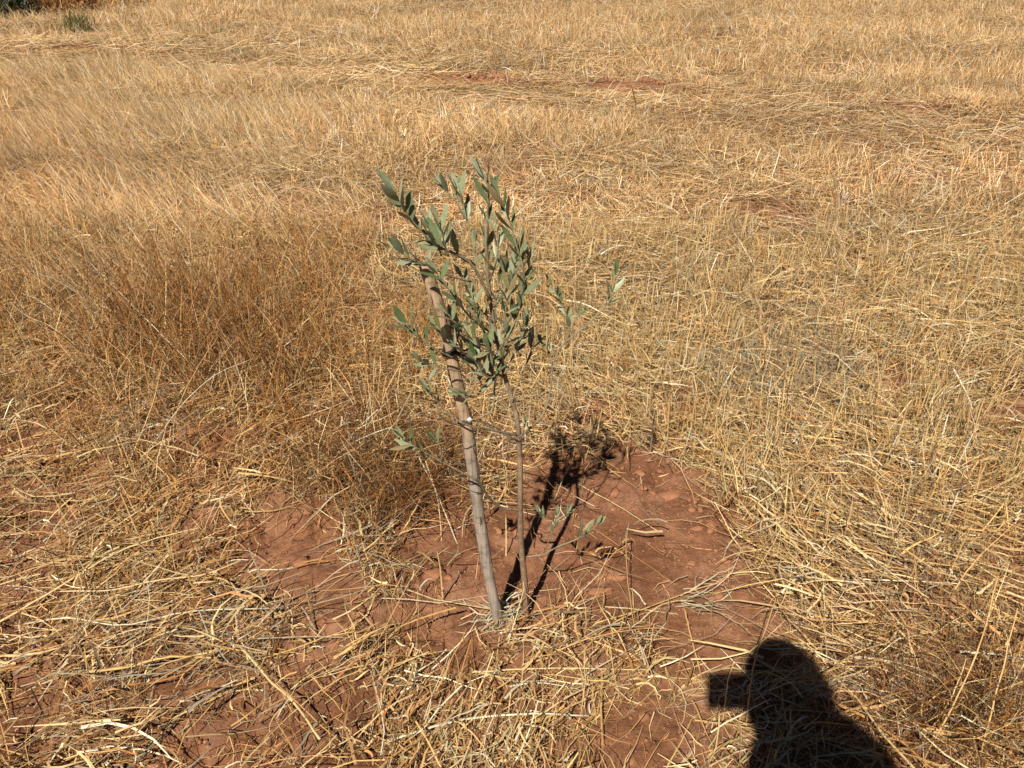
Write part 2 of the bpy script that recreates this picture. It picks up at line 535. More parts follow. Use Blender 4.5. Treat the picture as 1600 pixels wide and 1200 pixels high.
def W7(x, y, base, extra=0):
    weeds, dark, red, stub, golden, grey = zones(x, y)
    w = np.tile(np.asarray(base, float), (len(x), 1))
    lw_ = np.clip((760 - project(x, y)[0]) / 200, 0, 1) * np.clip((project(x, y)[1] - 330) / 150, 0, 1)
    w[:, 3] += red * 1.2 + weeds * .5 + dark * .4 + lw_ * .16; w[:, 2] += lw_ * .22; w[:, 4] += lw_ * .08; w[:, 2] += weeds * .5 + golden * .2
    w[:, 0] -= np.minimum(w[:, 0], red * .25 + dark * .2); w[:, 6] *= (1 - .7 * np.clip(red + weeds * .5, 0, 1))
    w[:, 4] += dark * 1.1 + red * .30; w[:, 5] += grey * .9 + dark * .15; w[:, 1] += golden * .6
    return w


gh = height
layers = {}


def put(name, V, Q, C): layers.setdefault(name, []).append((V, Q, C))


# broken litter pressed on the soil
P = scatter(125000, .45, 3.9)
b = bare(P[:, 0], P[:, 1])
P = P[rng.random(len(P)) > np.maximum(np.clip(b * 1.1, 0, .94), .6 * np.maximum(zones(*P.T)[1], zones(*P.T)[0] * .8))]
x, y = P.T; n = len(x)
L = rng.uniform(.012, .075, n) * (1 + .15 * y)
V, Q, C = straws(x, y, rng.random(n) ** 1.6 * .022, rng.uniform(0, 6.283, n), rng.normal(.05, .22, n), L,
                 rng.normal(.15, .3, n), rng.normal(0, .6, n), rng.uniform(.0007, .0024, n) * (1 + .16 * y),
                 palette(n, W7(x, y, (.32, .36, .22, .06, .08, .06, .05))), 2, gh, .2)
put('litter', V, Q, C)

# flattened long straw
P = scatter(56000, .40, 3.9)
b = bare(P[:, 0], P[:, 1])
weeds, dark, red, stub, golden, grey = zones(*P.T)
P = P[rng.random(len(P)) > np.maximum(np.clip(b * 1.25, 0, .975), .45 * weeds)]
x, y = P.T; n = len(x)
u, v = project(x, y)
az = np.where(rng.random(n) < .68, (fbm(x * 1.2, y * 1.2, 2) - .5) * 3.2 - .25 * (u > 900) + .2 + rng.normal(0, .42, n) + 3.1416 * (rng.random(n) < .5), rng.uniform(0, 6.283, n))
L = rng.gamma(5, .026, n).clip(.05, .42)
V, Q, C = straws(x, y, .004 + rng.random(n) ** 1.4 * .085, az, rng.normal(.08, .16, n), L, rng.normal(.32, .25, n),
                 rng.normal(0, .6, n), rng.uniform(.0011, .0034, n) + .0045 * rng.random(n) ** 8, palette(n, W7(x, y, (.42, .38, .14, .04, .03, .05, .10))), 4, gh, .09)
put('flat', V, Q, C)

# standing stubble
P = scatter(44000, .45, 3.9)
b = bare(P[:, 0], P[:, 1]); weeds, dark, red, stub, golden, grey = zones(*P.T)
pr = (.10 + .9 * stub + .15 * golden) * (1 - b * .97) * (.35 + 1.3 * (fbm(P[:, 0] * 6, P[:, 1] * 6, 2) > .5))
P = P[rng.random(len(P)) < pr]
x, y = P.T; n = len(x)
V, Q, C = straws(x, y, -.004 * np.ones(n), rng.uniform(0, 6.283, n), rng.normal(1.32, .22, n), rng.uniform(.05, .20, n),
                 rng.normal(.05, .12, n), rng.normal(0, .3, n), rng.uniform(.0020, .0040, n),
                 palette(n, W7(x, y, (.42, .42, .12, .03, .02, .04, .08))), 3, gh, .06, .3, 1.5)
put('stubble', V, Q, C)

# fine standing blades: dense weeds on the left, loose elsewhere
P = scatter(90000, .50, 4.0)
b = bare(P[:, 0], P[:, 1]); weeds, dark, red, stub, golden, grey = zones(*P.T)
clump = np.clip((fbm(P[:, 0] * 9 + 2, P[:, 1] * 9, 2) - .42) * 6, .05, 1)
pr = (.07 + 1.0 * weeds + .18 * stub + .75 * dark + .35 * golden) * (1 - b * .97) * clump
P = P[rng.random(len(P)) < pr]
x, y = P.T; n = len(x)
weeds, dark, red, stub, golden, grey = zones(x, y)
lean = rng.normal(0, 1, n) * 1.0
uu, vv_ = project(x, y)
toL = np.clip((470 - vv_) / 150, 0, 1) * weeds
az = np.where(rng.random(n) < .15 + .45 * toL, rng.normal(2.75, .6, n), rng.uniform(0, 6.283, n))
L = rng.uniform(.07, .20, n) * (1 + 1.0 * weeds + .25 * dark + .6 * golden)
V, Q, C = straws(x, y, np.zeros(n) - .003, az, rng.normal(1.12, .30, n), L, rng.uniform(.1, 1.2, n), rng.normal(0, .7, n),
                 rng.uniform(.0013, .0034, n) * (1 + .25 * red), palette(n, W7(x, y, (.34, .36, .18, .06, .03, .04, .06))), 4, gh, .09, .8, 1.0)
put('blades', V, Q, C)

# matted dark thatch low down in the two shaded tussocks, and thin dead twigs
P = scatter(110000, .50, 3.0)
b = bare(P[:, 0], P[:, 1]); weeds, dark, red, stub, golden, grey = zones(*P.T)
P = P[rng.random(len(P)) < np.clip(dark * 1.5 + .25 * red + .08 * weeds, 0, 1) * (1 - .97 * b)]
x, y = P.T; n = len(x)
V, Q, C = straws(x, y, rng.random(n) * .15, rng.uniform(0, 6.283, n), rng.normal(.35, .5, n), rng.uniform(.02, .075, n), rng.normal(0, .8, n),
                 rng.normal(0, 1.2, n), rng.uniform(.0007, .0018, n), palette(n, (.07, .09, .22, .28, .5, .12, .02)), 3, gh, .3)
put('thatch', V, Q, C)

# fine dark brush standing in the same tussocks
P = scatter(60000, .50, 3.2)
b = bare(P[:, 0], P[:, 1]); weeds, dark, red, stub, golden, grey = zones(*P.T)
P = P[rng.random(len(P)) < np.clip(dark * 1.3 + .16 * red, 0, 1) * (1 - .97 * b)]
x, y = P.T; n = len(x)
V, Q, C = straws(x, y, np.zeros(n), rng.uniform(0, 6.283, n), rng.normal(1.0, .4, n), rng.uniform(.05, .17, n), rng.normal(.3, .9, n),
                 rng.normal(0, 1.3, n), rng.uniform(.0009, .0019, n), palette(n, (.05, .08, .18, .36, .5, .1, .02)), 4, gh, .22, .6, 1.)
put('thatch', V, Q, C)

# curled dead leaf blades
P = scatter(19000, .45, 3.6)
b = bare(P[:, 0], P[:, 1]); P = P[rng.random(len(P)) > np.clip(b * 1.2, 0, .985)]
x, y = P.T; n = len(x)
V, Q, C = straws(x, y, rng.random(n) * .04, rng.uniform(0, 6.283, n), rng.normal(.5, .5, n), rng.uniform(.025, .10, n), rng.normal(1.2, 1.3, n),
                 rng.normal(0, 2.2, n), rng.uniform(.0018, .0056, n), palette(n, (.4, .25, .14, .03, .08, .2, .3)), 6, gh, .25, .8, .9)
put('curled', V, Q, C)

for kk_, (V, Q, C) in enumerate(layers['thatch']):      # dark rotted thatch, with the tussocks' deep shade also put into its colour
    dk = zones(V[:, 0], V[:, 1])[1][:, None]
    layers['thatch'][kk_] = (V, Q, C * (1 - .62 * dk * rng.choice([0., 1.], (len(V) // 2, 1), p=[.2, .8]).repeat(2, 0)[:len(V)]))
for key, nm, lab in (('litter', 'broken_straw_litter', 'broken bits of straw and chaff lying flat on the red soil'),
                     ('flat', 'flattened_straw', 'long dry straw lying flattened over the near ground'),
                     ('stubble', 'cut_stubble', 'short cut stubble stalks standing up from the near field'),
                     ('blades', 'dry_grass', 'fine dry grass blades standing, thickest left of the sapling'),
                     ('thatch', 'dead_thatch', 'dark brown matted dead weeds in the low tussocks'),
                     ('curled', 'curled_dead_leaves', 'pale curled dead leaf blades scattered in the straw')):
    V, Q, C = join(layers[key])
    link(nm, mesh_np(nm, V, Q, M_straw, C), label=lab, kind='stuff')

# ------------------------------------------------------------------ tufts for the middle and far field (instanced)
tuft_coll = bpy.data.collections.new("tuft_kinds")
tuft_names = []


def tuft(parts):
    V, Q, C = join(parts)
    me = mesh_np("tuft", V, Q, M_strawi, C)
    o = bpy.data.objects.new("tuft_%02d" % len(tuft_names), me)
    tuft_coll.objects.link(o); tuft_names.append(o)


def disc(n, r):
    a = rng.uniform(0, 6.283, n); q = r * np.sqrt(rng.random(n))
    return q * np.cos(a), q * np.sin(a)


MIXF = (.38, .40, .14, .03, .02, .06, .08)
for k in range(6):          # 0-5 stubble with loose straw
    n = 34; x, y = disc(n, .17)
    a = straws(x, y, np.zeros(n) - .02, rng.uniform(0, 6.283, n), rng.normal(1.3, .22, n), rng.uniform(.09, .22, n), rng.normal(.1, .2, n),
               rng.normal(0, .3, n), rng.uniform(.003, .0055, n), palette(n, MIXF), 2, None, .07, .4, 1.5)
    n = 26; x, y = disc(n, .2)
    b = straws(x, y, rng.random(n) * .04, rng.uniform(0, 6.283, n), rng.normal(.12, .2, n), rng.uniform(.06, .25, n), rng.normal(.3, .3, n),
               rng.normal(0, .5, n), rng.uniform(.003, .0055, n), palette(n, MIXF), 3, None, .1)
    tuft([a, b])
for k in range(4):          # 6-9 flat straw
    n = 60; x, y = disc(n, .24)
    tuft([straws(x, y, rng.random(n) * .045, rng.normal(.1, .6, n) + 3.14 * (rng.random(n) < .5), rng.normal(.1, .18, n), rng.uniform(.08, .32, n), rng.normal(.3, .3, n),
                 rng.normal(0, .5, n), rng.uniform(.003, .006, n), palette(n, MIXF), 3, None, .1)])
for k in range(5):          # 10-14 fine leaning grass
    n = 62; x, y = disc(n, .17)
    tuft([straws(x, y, np.zeros(n) - .02, np.where(rng.random(n) < .72, rng.normal(2.85, .4, n), rng.uniform(0, 6.283, n)), rng.normal(1.12, .22, n), rng.uniform(.10, .32, n), rng.uniform(.1, .8, n),
                 rng.normal(0, .4, n), rng.uniform(.0018, .0042, n), palette(n, (.44, .34, .12, .03, .04, .03, .12)), 3, None, .1, .8, 1.)])
for k in range(3):          # 15-17 low chaff
    n = 80; x, y = disc(n, .2)
    tuft([straws(x, y, rng.random(n) ** 2 * .02, rng.uniform(0, 6.283, n), rng.normal(.1, .3, n), rng.uniform(.03, .10, n), rng.normal(.2, .3, n),
                 rng.normal(0, .7, n), rng.uniform(.002, .005, n), palette(n, (.3, .34, .2, .06, .04, .1, .05)), 2, None, .2)])


def gn_scatter(name, P, idx, rot, scl, tint, label):
    me = bpy.data.meshes.new(name)
    z = height(P[:, 0], P[:, 1])
    V = np.stack([P[:, 0], P[:, 1], z], 1).astype(np.float32)
    me.vertices.add(len(V)); me.vertices.foreach_set("co", V.ravel())
    a = me.attributes.new("idx", 'INT', 'POINT'); a.data.foreach_set("value", idx.astype(np.int32))
    a = me.attributes.new("rot", 'FLOAT_VECTOR', 'POINT'); a.data.foreach_set("vector", rot.astype(np.float32).ravel())
    a = me.attributes.new("scl", 'FLOAT_VECTOR', 'POINT'); a.data.foreach_set("vector", scl.astype(np.float32).ravel())
    a = me.attributes.new("itint", 'FLOAT_COLOR', 'POINT')
    c = np.ones((len(V), 4), np.float32); c[:, :3] = tint; a.data.foreach_set("color", c.ravel())
    me.update()
    me.materials.append(M_strawi)
    o = link(name, me, label=label, kind='stuff')
    g = bpy.data.node_groups.new(name, 'GeometryNodeTree')
    g.interface.new_socket("Geometry", in_out='INPUT', socket_type='NodeSocketGeometry')
    g.interface.new_socket("Geometry", in_out='OUTPUT', socket_type='NodeSocketGeometry')
    gi, go = g.nodes.new('NodeGroupInput'), g.nodes.new('NodeGroupOutput')
    ci = g.nodes.new('GeometryNodeCollectionInfo'); ci.inputs['Collection'].default_value = tuft_coll
    ci.inputs['Separate Children'].default_value = True; ci.inputs['Reset Children'].default_value = True
    ip = g.nodes.new('GeometryNodeInstanceOnPoints'); ip.inputs['Pick Instance'].default_value = True

    def att(nm, ty):
        n = g.nodes.new('GeometryNodeInputNamedAttribute'); n.data_type = ty; n.inputs['Name'].default_value = nm
        return n.outputs['Attribute']
    g.links.new(gi.outputs[0], ip.inputs['Points']); g.links.new(ci.outputs[0], ip.inputs['Instance'])
    g.links.new(att('idx', 'INT'), ip.inputs['Instance Index'])
    er = g.nodes.new('FunctionNodeEulerToRotation'); g.links.new(att('rot', 'FLOAT_VECTOR'), er.inputs[0])
    g.links.new(er.outputs[0], ip.inputs['Rotation'])
    g.links.new(att('scl', 'FLOAT_VECTOR'), ip.inputs['Scale'])
    g.links.new(ip.outputs[0], go.inputs[0])
    md = o.modifiers.new("scatter", 'NODES'); md.node_group = g
    return o


def field(n, y0, y1, s0, s1, name, label, spread=.78, pad=.8):
    P = scatter(n, y0, y1, spread, pad)
    b = bare(P[:, 0], P[:, 1])
    P = P[rng.random(len(P)) > b * .96]
    u, v = project(P[:, 0], P[:, 1]); P = P[~verge(u, v)]
    x, y = P.T; n = len(x); u, v = project(x, y); tk = track(u, v)
    weeds, dark, red, stub, golden, grey = zones(x, y)
    q = rng.random(n)
    band = fbm(x * .35 + 3, y * 1.1 + 4, 3)           # drilled rows run across the view
    kindp = np.stack([.25 + 1.2 * np.clip((band - .46) * 8, 0, 1) * (u > 300), .35 + 1.0 * np.clip((.5 - band) * 8, 0, 1),
                      .12 + 1.3 * np.clip((620 - u) / 300, 0, 1) * (v > 95) + weeds, .25 * np.ones(n)], 1)
    kindp[:, 0] *= 1 - .92 * tk; kindp[:, 2] *= 1 - .97 * tk; kindp[:, 3] += .6 * tk
    cs = np.cumsum(kindp, 1); cs /= cs[:, -1:]
    kk = (q[:, None] > cs).sum(1).clip(0, 3)
    idx = np.choose(kk, [rng.integers(0, 6, n), rng.integers(6, 10, n), rng.integers(10, 15, n), rng.integers(15, 18, n)])
    rz = np.where(kk == 0, rng.uniform(0, 6.283, n), rng.normal(0, .35, n) + np.where(kk == 1, 3.14 * rng.integers(0, 2, n), 0))
    rz = np.where(kk == 3, rng.uniform(0, 6.283, n), rz)
    rot = np.stack([rng.normal(0, .08, n), rng.normal(0, .08, n), rz], 1)
    s = rng.uniform(s0, s1, n); hz = s * np.where(kk == 0, rng.uniform(.6, 1.1, n), 1) * (.25 + 1.1 * fbm(x * .8, y * 1.6, 3))
    t = 0.60 + .88 * fbm(x * .7, y * 2.2, 4)
    warm = np.clip(red + .45 * weeds, 0, 1)[:, None]
    tint = t[:, None] * rng.uniform(.8, 1.15, (n, 1)) * np.array([1.04, 1.03, 1.10]) * (1 + warm * np.array([-.05, -.28, -.45]))
    return gn_scatter(name, P, idx, rot, np.stack([s, s, hz], 1), tint, label)


field(5200, 2.9, 8.0, .8, 1.15, 'straw_stubble', 'straw and cut stubble covering the middle of the field')
field(15000, 7.4, 19.0, 1.0, 1.5, 'distant_stubble', 'pale golden stubble of the far field with rows across')
field(14000, 18.0, 60.0, 2.0, 3.4, 'farthest_stubble', 'dry grass of the farthest field beyond the stubble rows', 1.1, 4)

# the same ground cover goes on beside and behind the photographer
P = rng.uniform((-14, -9), (14, 12), (22000, 2))
P = P[(np.abs(P[:, 0]) > .65 + .78 * np.maximum(P[:, 1], 0)) | (P[:, 1] < .1)]
P = P[(np.hypot(P[:, 0] - .2, P[:, 1] + .3) > .28) & ~((np.abs(P[:, 0]) < .9) & (P[:, 1] > -.1))]
n = len(P); kb = rng.choice([0, 1, 2], n, p=[.4, .4, .2])
ib = np.choose(kb, [rng.integers(0, 6, n), rng.integers(6, 10, n), rng.integers(10, 15, n)])
gn_scatter('surrounding_stubble', P, ib, np.stack([np.zeros(n), np.zeros(n), rng.uniform(0, 6.283, n)], 1), rng.uniform(.8, 1.3, n)[:, None] * np.array([1, 1, .8]),
           np.ones((n, 3)) * rng.uniform(.8, 1.1, (n, 1)), 'dry stubble and straw beside and behind the photographer')

# ------------------------------------------------------------------ wooden stake and sapling
YT = float(hit(822, 962)[1])


def at(u, v, off=0.0):
    d = ray(u, v); t = (YT + off) / d[1]
    return np.array([0, 0, CAM_H]) + d * t


stake_px = [(663, 412, .0), (672, 440, 0), (688, 487, 0), (699, 535, 0), (708, 570, 0), (721, 630, 0), (731, 675, 0), (737, 720, 0),
            (743, 765, 0), (753, 835, 0), (765, 905, 0), (777, 963, 0), (783, 990, 0)]
sp = [at(u, v, -.045 + .02 * (v - 412) / 550) for u, v, _ in stake_px][::-1]
sp[0] = sp[1] + (sp[1] - sp[2]) * .8
sp = spline(sp, 46)
tt = np.linspace(0, 1, 46)
rad = .0132 - .0018 * tt + .0004 * np.sin(tt * 33) + rng.normal(0, .0003, 46)
for kn in (.12, .33, .47, .61, .8): rad += .0012 * np.exp(-((tt - kn) / .012) ** 2)
rad[-1] *= .8
warm = np.clip((tt - .42) * 9, 0, 1)[:, None]
stc = np.array([.47, .40, .34]) * (1 - warm) + np.array([.58, .42, .28]) * warm
stc = stc * (.82 + .3 * rng.random((46, 1)))
stc[-3:] *= .75
V, Q, C = tube(sp, rad, 14, stc)
base = sp[2].copy()
stake = link("wooden_stake", None, label="leaning round wooden stake, grey below and tan above, tied to the sapling", cat="stake", loc=base)
me = mesh_np("pole", V - base, Q, M_stake, C, smooth=True)
link("pole", me, stake)


def ring(c, d, R, r, mat, tilt=0., turns=1, n=30, tail=0):
    d = Vector(d).normalized()
    q = d.to_track_quat('Z', 'Y').to_matrix() @ Matrix.Rotation(tilt, 3, 'X')
    pts = []
    for k in range(int(n * turns) + 1):
        a = 2 * math.pi * k / n
        pts.append(Vector(c) + q @ Vector((R * math.cos(a), R * math.sin(a), .0035 * k / n)))
    return np.array([list(p) for p in pts])


def stake_at(v):
    zs = [project(p[0], p[1], p[2])[1] for p in sp]
    k = int(np.argmin(np.abs(np.array(zs) - v)))
    k = min(max(k, 1), 44)
    d = sp[k + 1] - sp[k - 1]
    return sp[k], d / np.linalg.norm(d), rad[k]


# ties: one child mesh each
parts = []
c, d, r = stake_at(553)
parts.append(tube(ring(c, d, r + .002, .003, None, .25, 2.2), .0028, 6, (1, 1, 1)))
pts = spline([c + np.array([r, -.002, .002]), c + np.array([.03, -.03, .006]), c + np.array([.045, -.02, -.012])], 10)
parts.append(tube(pts, .0035, 6, (1, 1, 1)))
pts = spline([c + np.array([-.01, -r - .004, .004]), c + np.array([.012, -r - .010, .012]), c + np.array([.028, -r - .004, -.004])], 10)
parts.append(tube(pts, .0042, 6, (1, 1, 1)))
pts = spline([c + np.array([.02, 0, 0]), c + np.array([.06, .03, .0]), at(783, 565)], 12)
parts.append(tube(pts, .0016, 6, (1, 1, 1)))
V, Q, C = join(parts)
link("tree_tie", mesh_np("tree_tie", V - c, Q, M_black, C, smooth=True), loc=c, label="black tie looped round the stake among the olive leaves, upper one", cat="tree tie")
c, d, r = stake_at(655)
parts = [tube(ring(c, d, r + .0015, .002, None, .15, 3.0), .0018, 6, (1, 1, 1)),
         tube(spline([c, c + np.array([-.025, -.012, .0]), c + np.array([-.05, -.01, .02])], 8), .0013, 6, (1, 1, 1)),
         tube(spline([c, c + np.array([.04, .01, -.012]), at(811, 690)], 12), .0014, 6, (1, 1, 1))]
V, Q, C = join(parts)
lt = link("tree_tie.001", mesh_np("tree_tie_lower", V - c, Q, M_twine, C, smooth=True), loc=c, label="grey twine tie with a white knot halfway up the stake", cat="tree tie")
tag_c = at(734, 656, -.065)
# small white knot of plastic: a lumpy folded tab
vv, qq, cc = tube(spline([(-.001, 0, .0065), (.0006, -.0012, .003), (.0, 0, -.001), (-.0008, .0006, -.0060)], 9), [.0012, .0036, .0052, .0058, .0056, .0050, .0050, .0034, .001], 10, (1, 1, 1), squash=.55)
k = link("white_knot", mesh_np("white_knot", vv, qq, M_white, cc, smooth=True), lt)
k.location = Vector(tag_c) - Vector(c)
for i_, vv_ in enumerate((692, 752, 760)):
    c, d, r = stake_at(vv_)
    V, Q, C = tube(ring(c, d, r + .0008, .001, None, (.55, .3, -.35)[i_], 1.05), .0011, 5, (1, 1, 1))
    o = link("twine_loop", mesh_np("twine_loop", V - base, Q, M_twine, C), stake)

for v_, a_ in ((690, .5), (735, -.9), (805, .2), (870, 1.0), (600, -.4), (480, .6), (455, -.5)):
    c, d, r = stake_at(v_)
    sd_ = np.array([math.sin(a_), -math.cos(a_), .1])
    P_ = spline([c + sd_ * r, c + sd_ * (r + .0015) - d * .012, c + sd_ * (r + .005) - d * .026 + rng.normal(0, .002, 3)], 6)
    V, Q, C = tube(P_, [.0030, .0034, .0030, .0024, .0016, .0006], 5, (.34, .25, .17), squash=.3)
    link("bark_sliver", mesh_np("bark_sliver", V - base, Q, M_bark, C), stake)

# ---- the sapling
SAP = np.array(at(822, 962)); SAP[2] = float(height(SAP[0], SAP[1]))
sapling = link("olive_sapling", None, label="young olive sapling with silvery green leaves in bare red soil", cat="sapling", loc=SAP)
trunk_px = [(823, 985), (822, 962), (821, 930), (818, 888), (814, 850), (813, 795), (813, 742), (811, 690), (808, 657), (801, 628), (790, 592),
            (783, 562), (776, 530), (769, 490), (764, 450), (760, 405), (760, 360), (763, 320), (762, 285), (756, 268)]
toff = [0, 0, 0, .002, .0, .0, .003, .004, .0, .008, .012, .015, .02, .02, .02, .015, .01, .01, .0, 0]
tp = [at(u, v, o) for (u, v), o in zip(trunk_px, toff)]
tp = spline(tp, 60)
tt = np.linspace(0, 1, 60)
tr = .0063 * (1 - tt) ** 1.1 + .0013 + .003 * np.exp(-tt * 14)
tr += .0008 * np.clip(np.sin(tt * 70), .6, 1)
bc = np.array([.30, .18, .115]) * (1 - tt[:, None]) + np.array([.36, .33, .22]) * tt[:, None]
V, Q, C = tube(tp, tr, 10, bc * (.85 + .3 * rng.random((60, 1))))
link("trunk", mesh_np("trunk", V - SAP, Q, M_bark, C, smooth=True), sapling)

# leaf mesh variants, each one folded, curved lance with thickness-like double camber
leaf_meshes = []
for k in range(8):
    Lk = 1.0; wd = random.uniform(.12, .165); cv = random.uniform(-.10, .22); fold = random.uniform(.12, .45)
    ss = np.linspace(0, 1, 8)
    prof = np.sin(np.pi * np.clip(ss * .94 + .03, 0, 1)) ** .8 * (1.1 - .25 * ss)
    V = []
    for s_, pf in zip(ss, prof):
        zc = cv * s_ * s_
        h = wd * max(pf, .08)
        tw = .25 * (k % 3 - 1) * s_
        for side in (-1, 0, 1):
            V.append((side * h * math.cos(tw), s_ * Lk, zc + abs(side) * h * fold + side * h * math.sin(tw)))
    V = np.array(V)
    # petiole
    Q = []
    for i in range(7):
        for j in range(2):
            a = i * 3 + j; Q.append((a, a + 1, a + 4, a + 3))
    me = mesh_np("leaf", V, np.array(Q), M_leaf, smooth=True)
    leaf_meshes.append(me)

nleaf = 0
extra = []


def make_branch(px, r0, lstart, nl, size=1.0, sp_=.5, offs=None, up=.35, tip=True):
    global nleaf
    n = len(px)
    if offs is None: offs = [0] * n
    pts = [at(u, v, o) for (u, v), o in zip(px, offs)]
    m = max(12, 4 * n)
    P = spline(pts, m)
    t = np.linspace(0, 1, m)
    R = r0 * .72 * (1 - t) ** .7 + .0007
    col = np.array([.31, .235, .15]) * (1 - t[:, None]) + np.array([.36, .36, .23]) * t[:, None]
    V, Q, C = tube(P, R, 6, col)
    br = link("branch", mesh_np("branch", V - P[0], Q, M_bark, C, smooth=True), sapling)
    br.location = P[0] - SAP
    Dv = np.gradient(P, axis=0); Dv /= np.linalg.norm(Dv, axis=1)[:, None]
    pos = []
    for k in range(nl):
        f = lstart + (1 - lstart) * (k + .5) / nl
        for side in (0, 1): pos.append((f, side, k))
    if tip: pos += [(1.0, 0, 90), (1., 1, 91)]
    for f, side, k in pos:
        i = min(int(f * (m - 1)), m - 1)
        d = Vector(Dv[i]); p = Vector(P[i])
        ax = d.orthogonal().normalized()
        rot = Matrix.Rotation(k * 1.57 + side * math.pi + random.uniform(-.5, .5), 3, d)
        out = rot @ ax
        spread = random.uniform(.35, .85) * (sp_ if k >= 90 else 1) * 1.1
        ld_ = (d * math.cos(spread) + out * math.sin(spread) + Vector((0, 0, up * random.uniform(.3, 1)))).normalized()
        nrm = (d - out * .4 + Vector((random.uniform(-.5, .5), random.uniform(-.7, .2), random.uniform(-.1, .7)))).normalized()
        nrm = nrm * random.choice((1, 1, 1, 1, -1))
        xax = ld_.cross(nrm).normalized(); zax = xax.cross(ld_).normalized()
        Lf = random.uniform(.031, .054) * size * .98 * (.85 if k >= 90 else 1)
        mt = Matrix((xax, ld_, zax)).transposed().to_4x4()
        mt = Matrix.Translation(p + d * 0 + out * R[i] * .6) @ mt @ Matrix.Diagonal((Lf * random.uniform(.85, 1.2), Lf, Lf, 1))
        if nleaf >= 300 or size * Lf < .017:
            lm = random.choice(leaf_meshes); M4 = np.array(mt)
            co = np.empty(len(lm.vertices) * 3); lm.vertices.foreach_get("co", co); co = co.reshape(-1, 3)
            extra.append((co @ M4[:3, :3].T + M4[:3, 3] - SAP, np.array([tuple(p_.vertices) for p_ in lm.polygons]), None)); continue
        lf = bpy.data.objects.new("leaf", random.choice(leaf_meshes))
        COL.objects.link(lf); lf.parent = br
        lf.matrix_parent_inverse = Matrix.Identity(4)
        lf.matrix_local = Matrix.Translation(-Vector(P[0])) @ mt
        nleaf += 1
    return P


B = make_branch
B([(763, 470), (762, 400), (762, 340), (763, 300), (757, 278)], .0022, .15, 6, 1.0, .5, [.02, .015, .01, 0, 0])          # leader
B([(776, 532), (800, 492), (816, 458), (818, 422), (807, 384), (796, 345), (781, 306)], .0032, .22, 9, 1.05, .5, [.02, .01, -.01, -.03, -.03, -.03, -.03])
B([(768, 470), (736, 412), (700, 392), (684, 384), (664, 367), (634, 332), (616, 300)], .0034, .25, 9, 1.05, .5, [.02, 0, -.02, -.03, -.04, -.06, -.07])
B([(736, 440), (700, 430), (665, 413), (642, 405), (622, 390)], .002, .45, 4, .95, .5, [0, -.03, -.07, -.09, -.1])
B([(760, 430), (745, 400), (735, 365), (725, 325), (716, 295)], .002, .62, 3, .95, .5, [.02, .03, .05, .06, .06])
B([(730, 345), (712, 315), (694, 292)], .0013, .5, 2, .95, .5, [.055, .06, .06])
B([(767, 520), (740, 500), (719, 477), (700, 450), (684, 428)], .0024, .25, 5, .9, .5, [.02, -.02, -.05, -.07, -.08])
B([(788, 590), (760, 575), (725, 552), (700, 528), (680, 508)], .003, .35, 5, .95, .5, [.01, -.03, -.07, -.08, -.09])
B([(710, 560), (680, 545), (655, 527), (634, 506)], .0017, .45, 3, 1.0, .5, [-.08, -.1, -.11, -.12])
B([(720, 580), (690, 575), (660, 566)], .0014, .6, 2, .9, .5, [-.07, -.09, -.11])
B([(809, 680), (770, 672), (730, 664), (700, 646), (680, 622), (668, 606)], .0026, .72, 3, .85, .5, [0, -.03, -.07, -.08, -.09, -.1])
B([(813, 797), (785, 793), (763, 777), (750, 755), (725, 740), (684, 718), (651, 700), (630, 682)], .0036, .78, 4, 1.0, .5, [0, -.02, -.05, -.08, -.1, -.12, -.14, -.15])
B([(690, 720), (688, 700), (682, 690)], .001, .7, 1, .8, .5, [-.12, -.12, -.12])
B([(811, 690), (750, 657), (769, 641), (773, 602), (769, 570), (764, 540)], .0024, .62, 5, .95, .5, [0, -.04, -.03, -.02, -.02, -.02])
B([(790, 592), (785, 560), (795, 525), (806, 500), (812, 478)], .0024, .15, 5, .9, .5, [.01, .0, -.03, -.04, -.05])
B([(778, 540), (758, 520), (745, 495), (738, 468)], .002, .15, 5, .85, .5, [.02, -.01, -.03, -.03])
B([(773, 510), (775, 470), (782, 440), (790, 418)], .002, .2, 3, .85, .5, [.02, .03, .04, .04])
B([(783, 565), (765, 548), (748, 540), (732, 520)], .002, .2, 3, .9, .5, [.01, -.03, -.05, -.05])
B([(785, 575), (768, 590), (752, 580), (742, 560)], .002, .1, 5, .9, .5, [.01, -.03, -.05, -.05])
B([(762, 440), (748, 425), (742, 400), (743, 378)], .0016, .3, 2, .85, .5, [.02, .02, .03, .03])
B([(788, 585), (800, 560), (812, 535), (822, 510)], .002, .3, 2, .8, .5, [.0, .02, .04, .05])
B([(800, 628), (812, 592), (826, 560), (832, 535)], .0017, .5, 2, .8, .5, [0, .02, .03, .04])
B([(812, 682), (843, 655), (857, 624), (862, 589), (861, 560), (852, 540)], .003, .86, 2, .75, .5, [0, .02, .04, .05, .05, .05])
B([(861, 575), (878, 540), (904, 519), (939, 486), (953, 468), (962, 430)], .0018, .68, 4, .85, .5, [.05, .07, .09, .11, .12, .13])
B([(885, 535), (890, 510), (880, 480), (864, 448)], .0013, .3, 4, .8, .5, [.08, .08, .08, .08])
B([(893, 522), (898, 500), (910, 486)], .001, .5, 1, .7, .5, [.085, .09, .1])
B([(822, 870), (848, 866), (874, 853), (900, 843), (915, 832)], .002, .75, 3, .85, .5, [0, -.01, -.01, 0, .0])
B([(850, 865), (862, 832), (870, 805)], .0012, .5, 3, .7, .5, [-.01, -.02, -.02])
B([(866, 835), (852, 815), (842, 800)], .0008, .6, 2, .6, .5, [-.02, -.02, -.02])
